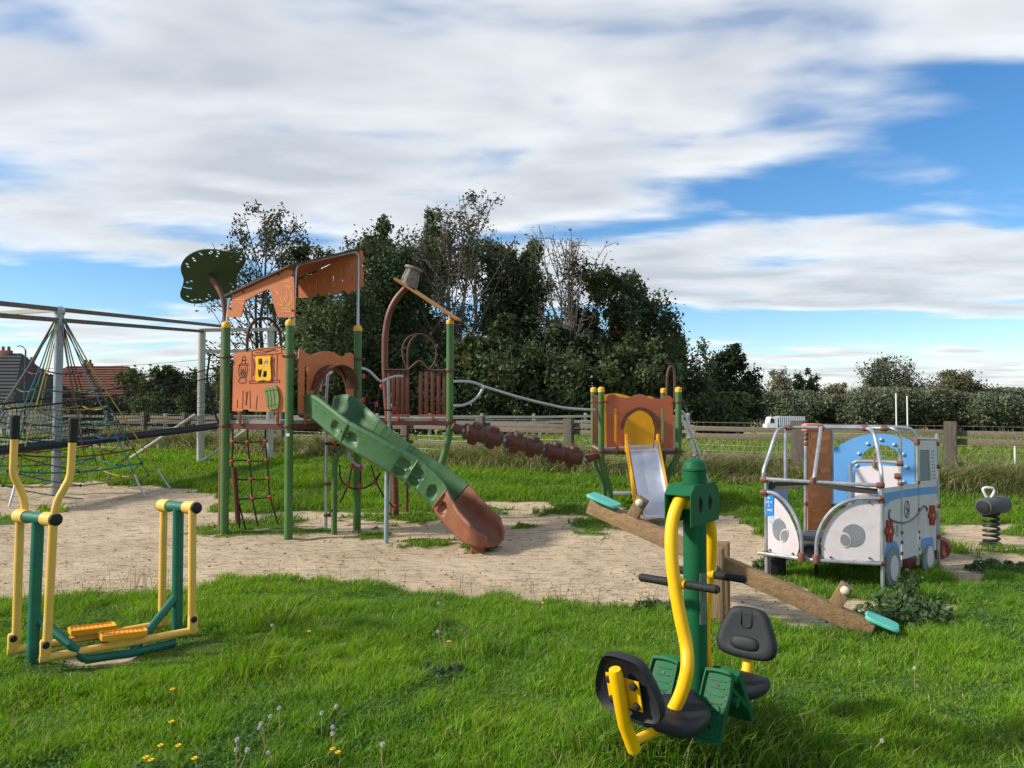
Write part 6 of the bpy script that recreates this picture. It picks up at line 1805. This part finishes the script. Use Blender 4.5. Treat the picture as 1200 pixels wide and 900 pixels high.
# ================================================================== LEG PRESS
LGN = M('press_green', (20, 88, 54), 0.55, var=0.16, scale=5, dirt=0.35, dirtc=(30, 98, 62), spec=0.2)
LYL = M('press_yellow', (240, 184, 10), 0.42, var=0.08, scale=5, dirt=0.4, dirtc=(214, 164, 20))
PAD = M('pad_black', (32, 34, 38), 0.55, var=0.12, scale=8, bump=0.25, bscale=260, spec=0.35)
DKP = M('pad_back', (26, 27, 29), 0.6)
PX, PY = 0.806, 3.30
LP = thing('leg_press', 'green and yellow double leg press with two black seats and a domed post', 'exercise machine', (PX, PY, 0))
dv = Vector((0.61, 0.79, 0)).normalized(); pv = Vector((dv.y, -dv.x, 0))      # dv along the seats, pv towards the right
P0 = Vector((PX, PY, 0))
def hz(py, Yv):
    return AT(600, py, Yv).z
post = obj('post', MB().tube([P0 - UP * 0.1, P0 + UP * 1.27], 0.0505, 24), LGN, LP)
zt_ = hz(537, PY)
obj('post_dome', MB().lathe([(0.0525, -0.115), (0.0525, -0.055), (0.056, -0.052), (0.056, -0.044), (0.052, -0.04), (0.046, -0.02), (0.034, -0.007), (0.018, -0.001), (0.002, 0)], 24, P0 + UP * zt_), LGN, post)
obj('instruction_plate', MB().prism([[(-0.018, 0), (0.018, 0), (0.018, 0.22), (-0.018, 0.22)]], FR(P0 + Vector((0.022, -0.047, hz(732, 3.25))), (0.9, 0.42, 0), (0, 0, 1)), 0.0, 0.003), M('plate_grey', (96, 110, 96), 0.5, var=0.3, scale=30), post)
# housing: a top plate and two side plates parallel to the swing
zt2 = hz(564, PY)
hfr = FR(P0 + UP * (zt2 - 0.18), dv, UP)
HW = 0.15
pl_o = [(-HW, 0.0), (HW, 0.0), (HW, 0.135), (HW * 0.72, 0.172), (-HW * 0.72, 0.172), (-HW, 0.135)]
dia = lambda c: [(c - 0.026, 0.085), (c - 0.012, 0.112), (c, 0.124), (c + 0.012, 0.112), (c + 0.026, 0.085), (c + 0.012, 0.058), (c, 0.048), (c - 0.012, 0.058)]
nsg = 1 if hfr.n.dot(pv) > 0 else -1
hs1 = obj('housing_side', MB().prism([pl_o, dia(-0.052), dia(0.052)], hfr, 0.046 * nsg, 0.050 * nsg), LGN, LP)
hs2 = obj('housing_side', MB().prism([pl_o], hfr, -0.068 * nsg, -0.072 * nsg), LGN, LP)
for c in (-0.052, 0.052):
    mb = MB(); q = dia(c); b = len(mb.v)
    for (u, v) in q: mb.v.append(hfr.to3(u, v, 0.0455 * nsg))
    mb.v.append(hfr.to3(c, 0.086, 0.036 * nsg))
    for i in range(8): mb.f.append((b + i, b + (i + 1) % 8, b + 8))
    obj('bolt_recess', mb, BOLT, hs1)
mb = MB()
topo = [(-HW, 0.135), (-HW * 0.72, 0.172), (HW * 0.72, 0.172), (HW, 0.135)]
mb.prism([topo + [(u, v - 0.004) for u, v in reversed(topo)]], hfr, -0.0675 * nsg, 0.0455 * nsg)
obj('housing_top', mb, LGN, LP)
for s in (-1, 1):
    obj('axle_bearing', MB().lathe([(0.028, -0.06), (0.03, -0.05), (0.03, 0.02), (0.028, 0.03)], 14, hfr.to3(s * 0.075, 0.095, 0), pv), LYL, LP)
# swing arms, seats, handles
def arm(pts_px, s, nm):
    pts_ = []
    for (x, y, Yv) in pts_px:
        pts_.append(AT(x, y, Yv))
    a = obj('swing_arm', MB().tube(pts_, 0.0275, 16, 5), LYL, LP)
    obj('arm_eye', MB().tube([pts_[0] + UP * 0.005 + dv * 0.022 * math.cos(t) + UP * 0.022 * math.sin(t) for t in [k * math.pi / 6 for k in range(12)]], 0.012, 8, closed=True), LYL, a)
    return a
a1 = arm([(802, 582, 3.235), (794, 592, 3.20), (788, 612, 3.18), (786.5, 640, 3.16), (790, 680, 3.14), (797, 722, 3.12), (804, 755, 3.10), (805.5, 780, 3.06), (802, 800, 3.05), (796, 818, 3.05), (787, 836, 3.06)], -1, 'a')
a2 = arm([(826, 590, 3.37), (830, 606, 3.40), (833, 630, 3.42), (831.5, 660, 3.44), (828, 700, 3.46), (825.5, 740, 3.48), (828, 775, 3.52), (838, 790, 3.56)], 1, 'b')
for (cx, cy, Yv, par) in ((794.5, 683.5, 3.15, a1), (829, 672.5, 3.44, a2)):
    c = AT(cx, cy, Yv)
    hbr = obj('handle_bar', MB().tube([c - pv * 0.18, c + pv * 0.18], 0.0125, 12), GRIP, par)
    for s in (-1, 1):
        obj('grip', MB().lathe([(0.014, 0), (0.0185, 0.004), (0.0175, 0.07), (0.0185, 0.132), (0.014, 0.138), (0.004, 0.139)], 14, c + pv * s * 0.038, pv * s), GRIP, hbr)
    obj('handle_collar', MB().lathe([(0.02, -0.034), (0.022, -0.03), (0.022, 0.03), (0.02, 0.034)], 12, c, pv), LYL, par)
def seat(base, face, par, back_=0.185):
    """base: point under the middle of the pan; face: unit vector the sitter looks along"""
    side = Vector((face.y, -face.x, 0))
    S_ = 1.0
    fr_ = FR(base, side, face)
    sg_ = 1 if fr_.n.z > 0 else -1
    mb = MB(); k = 32; rings = []
    # contoured pan: rows of scaled outline with a raised nose and dished middle
    outl_ = smooth2([(-0.145, -0.10), (-0.10, -0.135), (0.10, -0.135), (0.145, -0.10), (0.155, -0.02), (0.135, 0.08), (0.085, 0.15), (0.03, 0.175), (-0.03, 0.175), (-0.085, 0.15), (-0.135, 0.08), (-0.155, -0.02)], 4)
    def hgt(u, v, s_):
        n_ = 0.030 * math.exp(-(u / 0.035) ** 2) * max(0, (v + 0.02) / 0.17) - 0.018 * math.exp(-((abs(u) - 0.075) / 0.05) ** 2) * math.exp(-((v + 0.01) / 0.1) ** 2)
        return n_
    b = len(mb.v)
    lay = [(0.80, -0.028, 0), (0.96, -0.024, 0), (1.0, -0.006, 0), (0.985, 0.010, 0), (0.93, 0.021, 1), (0.8, 0.025, 1), (0.6, 0.026, 1), (0.35, 0.026, 1), (0.12, 0.026, 1)]
    for (sc, h_, d_) in lay:
        for (u, v) in outl_:
            uu, vv = u * sc, v * sc
            mb.v.append(fr_.to3(uu, vv, sg_ * (h_ + (hgt(uu, vv, sc) if d_ else 0))))
    m_ = len(outl_)
    for i in range(len(lay) - 1):
        for j in range(m_):
            j2 = (j + 1) % m_
            mb.f.append((b + i * m_ + j, b + i * m_ + j2, b + (i + 1) * m_ + j2, b + (i + 1) * m_ + j))
    mb.f.append(tuple(b + j for j in range(m_))); mb.f.append(tuple(b + (len(lay) - 1) * m_ + j for j in range(m_)))
    pan_ = obj('seat_pan', mb, PAD, par, angle=60)
    # back rest
    bb_ = base - face * back_ + UP * 0.185
    upv = (UP - face * 0.24).normalized()
    fb_ = FR(bb_, side, upv)
    sf = 1 if fb_.n.dot(face) > 0 else -1
    bo_ = smooth2([(-0.06, -0.115), (0.06, -0.115), (0.125, -0.10), (0.150, -0.06), (0.142, 0.0), (0.115, 0.065), (0.088, 0.112), (0.045, 0.13), (-0.045, 0.13), (-0.088, 0.112), (-0.115, 0.065), (-0.142, 0.0), (-0.150, -0.06), (-0.125, -0.10)], 4)
    bk_ = obj('backrest', MB().layers(bo_, fb_, [(0.90, -0.010 * sf), (0.975, -0.024 * sf), (1.0, -0.012 * sf), (1.0, 0.004 * sf), (0.965, 0.018 * sf), (0.86, 0.026 * sf), (0.7, 0.024 * sf), (0.4, 0.020 * sf)]), PAD, par, angle=60)
    obj('lumbar_pad', MB().layers(smooth2([(-0.075, -0.045), (-0.05, -0.075), (0.05, -0.075), (0.075, -0.045), (0.05, -0.012), (-0.05, -0.012)], 4), fb_, [(1.0, 0.018 * sf), (0.92, 0.028 * sf), (0.7, 0.033 * sf), (0.3, 0.035 * sf)]), PAD, bk_, angle=60)
    mb = MB(); ribbon(mb, fb_, [(-0.026, 0.115), (-0.026, 0.045), (-0.016, 0.033), (0.016, 0.033), (0.026, 0.045), (0.026, 0.115), (-0.026, 0.115)], 0.004, 0.0195 * sf, 0.0275 * sf)
    obj('stitch_line', mb, DKP, bk_)
    obj('mount_plate', MB().prism([rect(-0.075, -0.065, 0.075, 0.055)], fb_, -0.027 * sf, -0.032 * sf), LYL, bk_)
    for u in (-0.055, 0.055):
        for v in (-0.045, 0.036):
            obj('mount_bolt', MB().lathe([(0.014, 0), (0.015, 0.008), (0.010, 0.017), (0.003, 0.019)], 12, fb_.to3(u, v, -0.033 * sf), fb_.n * -sf), GRIP, bk_)
    tp = fb_.to3(0, 0.085, -0.062 * sf); bt_ = base - face * (back_ - 0.035) - UP * 0.06
    tp2 = fb_.to3(0, -0.12, -0.055 * sf)
    tb = obj('seat_post', MB().tube([tp + (tp - tp2).normalized() * 0.02, tp, tp2, bt_], [0.022, 0.0265, 0.0265, 0.0265], 16), LYL, par)
    obj('seat_stub', MB().tube([bt_ + UP * 0.03, base + face * 0.02 - UP * 0.035], 0.018, 12), LYL, par)
s1b = AT(786, 836, 3.05)
seat(s1b, Vector((0.70, 0.714, 0)), LP, 0.29)
s2b = P0 + dv * 0.38 + UP * 0.265 + pv * 0.02
seat(s2b, -dv, LP)
obj('seat_link', MB().tube([AT(787, 836, 3.06), s1b - UP * 0.035 + dv * 0.03], 0.0265, 12), LYL, a1)
obj('seat_link', MB().tube([AT(838, 790, 3.56), s2b - UP * 0.035], 0.0265, 12), LYL, a2)
# foot plates on their yoke
for face in (-1, 1):
    f = dv * face
    for s in (-1, 1):
        c = P0 + f * 0.105 + pv * s * 0.125 + UP * (0.335 if face < 0 else 0.32)
        tilt = R(58)
        upd = (UP * math.sin(tilt) - f * math.cos(tilt)).normalized()
        pf = FR(c, pv, upd)
        sg_ = 1 if pf.n.dot(f) > 0 else -1
        out_ = smooth2([(-0.052, -0.145), (0, -0.15), (0.052, -0.145), (0.062, -0.13), (0.064, 0.0), (0.062, 0.13), (0.052, 0.145), (0, 0.15), (-0.052, 0.145), (-0.062, 0.13), (-0.064, 0), (-0.062, -0.13)], 3)
        fp_ = obj('foot_plate', MB().layers(out_, pf, [(0.93, -0.012 * sg_), (0.98, -0.010 * sg_), (1.0, 0.016 * sg_), (0.92, 0.016 * sg_), (0.88, 0.002 * sg_)]), LGN, LP, angle=30)
        mb = MB()
        for k in range(8):
            v = -0.105 + 0.03 * k
            mb.prism([rect(-0.032, v - 0.003, 0.032, v + 0.003)], pf, 0.0015 * sg_, 0.006 * sg_)
        ribbon(mb, pf, ellipse(0, -0.01, 0.028, 0.02, 16), 0.004, 0.002 * sg_, 0.0085 * sg_, True)
        obj('tread_rib', mb, LGN, fp_)
        mb = MB()
        for k in range(9):
            for u in (-0.044, 0.044):
                mb.prism([ellipse(u, -0.11 + 0.0275 * k, 0.0032, 0.0032, 6)], pf, 0.0015 * sg_, 0.004 * sg_)
        for v in (-0.085, 0.085):
            mb.prism([rect(-0.006, v - 0.006, 0.006, v + 0.006)], pf, 0.0015 * sg_, 0.0042 * sg_)
        obj('drain_hole', mb, BOLT, fp_)
        obj('plate_arm', MB().bar(P0 + UP * 0.34 + pv * s * 0.04, c - pf.n * sg_ * 0.012, 0.035, 0.035, bev=0.004), LGN, fp_)
obj('yoke', MB().tube([P0 + UP * 0.33 - pv * 0.19, P0 + UP * 0.33 + pv * 0.19], 0.02, 12), LGN, LP)

# ================================================================== DANDELIONS AND WEEDS
STEM = M('dandelion_stem', (150, 130, 84), 0.7, var=0.2); YF_ = M('dandelion_yellow', (238, 200, 18), 0.6, var=0.1); CK = M('dandelion_white', (196, 196, 186), 0.9); LEAFG = M('weed_leaf', (0.07, 0.12, 0.045), 0.6, var=0.3, scale=20, linear=True)
def dandelion(px, py, pyg, clock, label, group):
    g = G(px + random.uniform(-2, 2), pyg); t_ = AT(px, py, g.y)
    o = thing('dandelion_clock' if clock else 'dandelion', label, 'dandelion', (g.x, g.y, 0), group)
    obj('stem', MB().tube([g, g.lerp(t_, 0.5) + Vector((random.gauss(0, 0.014), random.gauss(0, 0.01), 0)), t_], 0.0022, 5, 3), STEM, o)
    mb = MB()
    if clock:
        mb.ball(t_, 0.005, 6)
        for k in range(60):
            d = Vector((random.gauss(0, 1), random.gauss(0, 1), random.gauss(0, 1))).normalized()
            e = t_ + d * 0.0085; q = d.orthogonal().normalized() * 0.0026; w = d.cross(q)
            mb.add([t_, e + q, e - q, e + w, e - w, e + d * 0.003], [(0, 1, 2), (0, 3, 4), (5, 1, 3), (5, 2, 4)])
        obj('seed_head', mb, CK, o, smooth=False)
    else:
        for ring_i, (n_, r_, el) in enumerate(((18, 0.014, 0.2), (14, 0.011, 0.6), (9, 0.007, 1.1))):
            for k in range(n_):
                a = 2 * math.pi * k / n_ + ring_i
                d = Vector((math.cos(a) * math.cos(el), math.sin(a) * math.cos(el), math.sin(el))); s_ = Vector((-math.sin(a), math.cos(a), 0)) * 0.003
                mb.add([t_ - s_ * 0.4, t_ + s_ * 0.4, t_ + d * r_ + s_ * 0.7, t_ + d * r_ - s_ * 0.7], [(0, 1, 2, 3)])
        obj('flower_head', mb, YF_, o, smooth=False)
for (px, py) in [(202, 808), (201, 846), (209, 874), (171, 888), (177, 891), (228, 889), (188, 874), (362, 740), (390, 878), (396, 882), (526, 752), (636, 707)]:
    dandelion(px, py, py + 18, False, 'yellow dandelion open in the lawn', 'yellow dandelions in the lawn')
for (px, py) in [(394, 828), (390, 852), (390, 860), (306, 848), (317, 840), (327, 830), (304, 853), (277, 878), (290, 879), (314, 883), (377, 836), (278, 867), (319, 733), (514, 707), (513, 740), (874, 839), (1072, 783), (448, 872), (449, 873), (1034, 868)]:
    dandelion(px, py, py + random.choice((24, 34, 44)), True, 'white seeded dandelion clock on a thin stalk in the lawn', 'dandelion clocks in the lawn')
# leafy weed clump beside the low end of the seesaw, and smaller ones
def weed(px, py, r_, hgt_, n_, label, name='weed'):
    c = G(px, py); o = thing(name, label, 'weed', (c.x, c.y, 0), 'leafy weeds in the turf')
    C = []; mb = MB()
    for i in range(n_):
        a = random.random() * 6.28; rr_ = r_ * math.sqrt(random.random()); hh_ = hgt_ * (1 - 0.6 * (rr_ / r_) ** 2) * random.uniform(0.5, 1.1)
        b = c + Vector((math.cos(a) * rr_, math.sin(a) * rr_ * 0.7, 0)); t_ = b + Vector((math.cos(a) * 0.04, math.sin(a) * 0.04, hh_))
        mb.tube([b, t_], [0.004, 0.002], 4, caps=False)
        for k in range(16):
            q = b.lerp(t_, random.uniform(0.2, 1.0)); C.append((q.x - c.x + random.gauss(0, 0.02), q.y - c.y + random.gauss(0, 0.02), q.z + random.gauss(0, 0.01)))
    obj('stem', mb, LEAFG, o)['kind'] = 'stuff'
    C = np.array(C); col_ = np.array([0.075, 0.125, 0.05]) * (0.6 + 0.7 * rng.random((len(C), 1)))
    me = leaves_mesh('leaves', C, 0.026, col_, 2.0)
    k = bpy.data.objects.new('leaves', me); COL.objects.link(k); k.parent = o
weed(1058, 728, 0.30, 0.22, 90, 'bushy grey green weed clump beside the low end of the seesaw')
weed(1064, 705, 0.07, 0.26, 10, 'upright leafy weed behind the bushy clump by the truck wheel')
weed(908, 668, 0.16, 0.12, 30, 'low weed under the front corner of the play truck')
weed(1178, 668, 0.30, 0.07, 70, 'flat dark weed mat near the spring rider')
weed(770, 714, 0.14, 0.06, 22, 'small grey weed at the sand edge left of the seesaw post')
weed(525, 795, 0.06, 0.10, 8, 'broad leaved weed in the middle of the lawn')
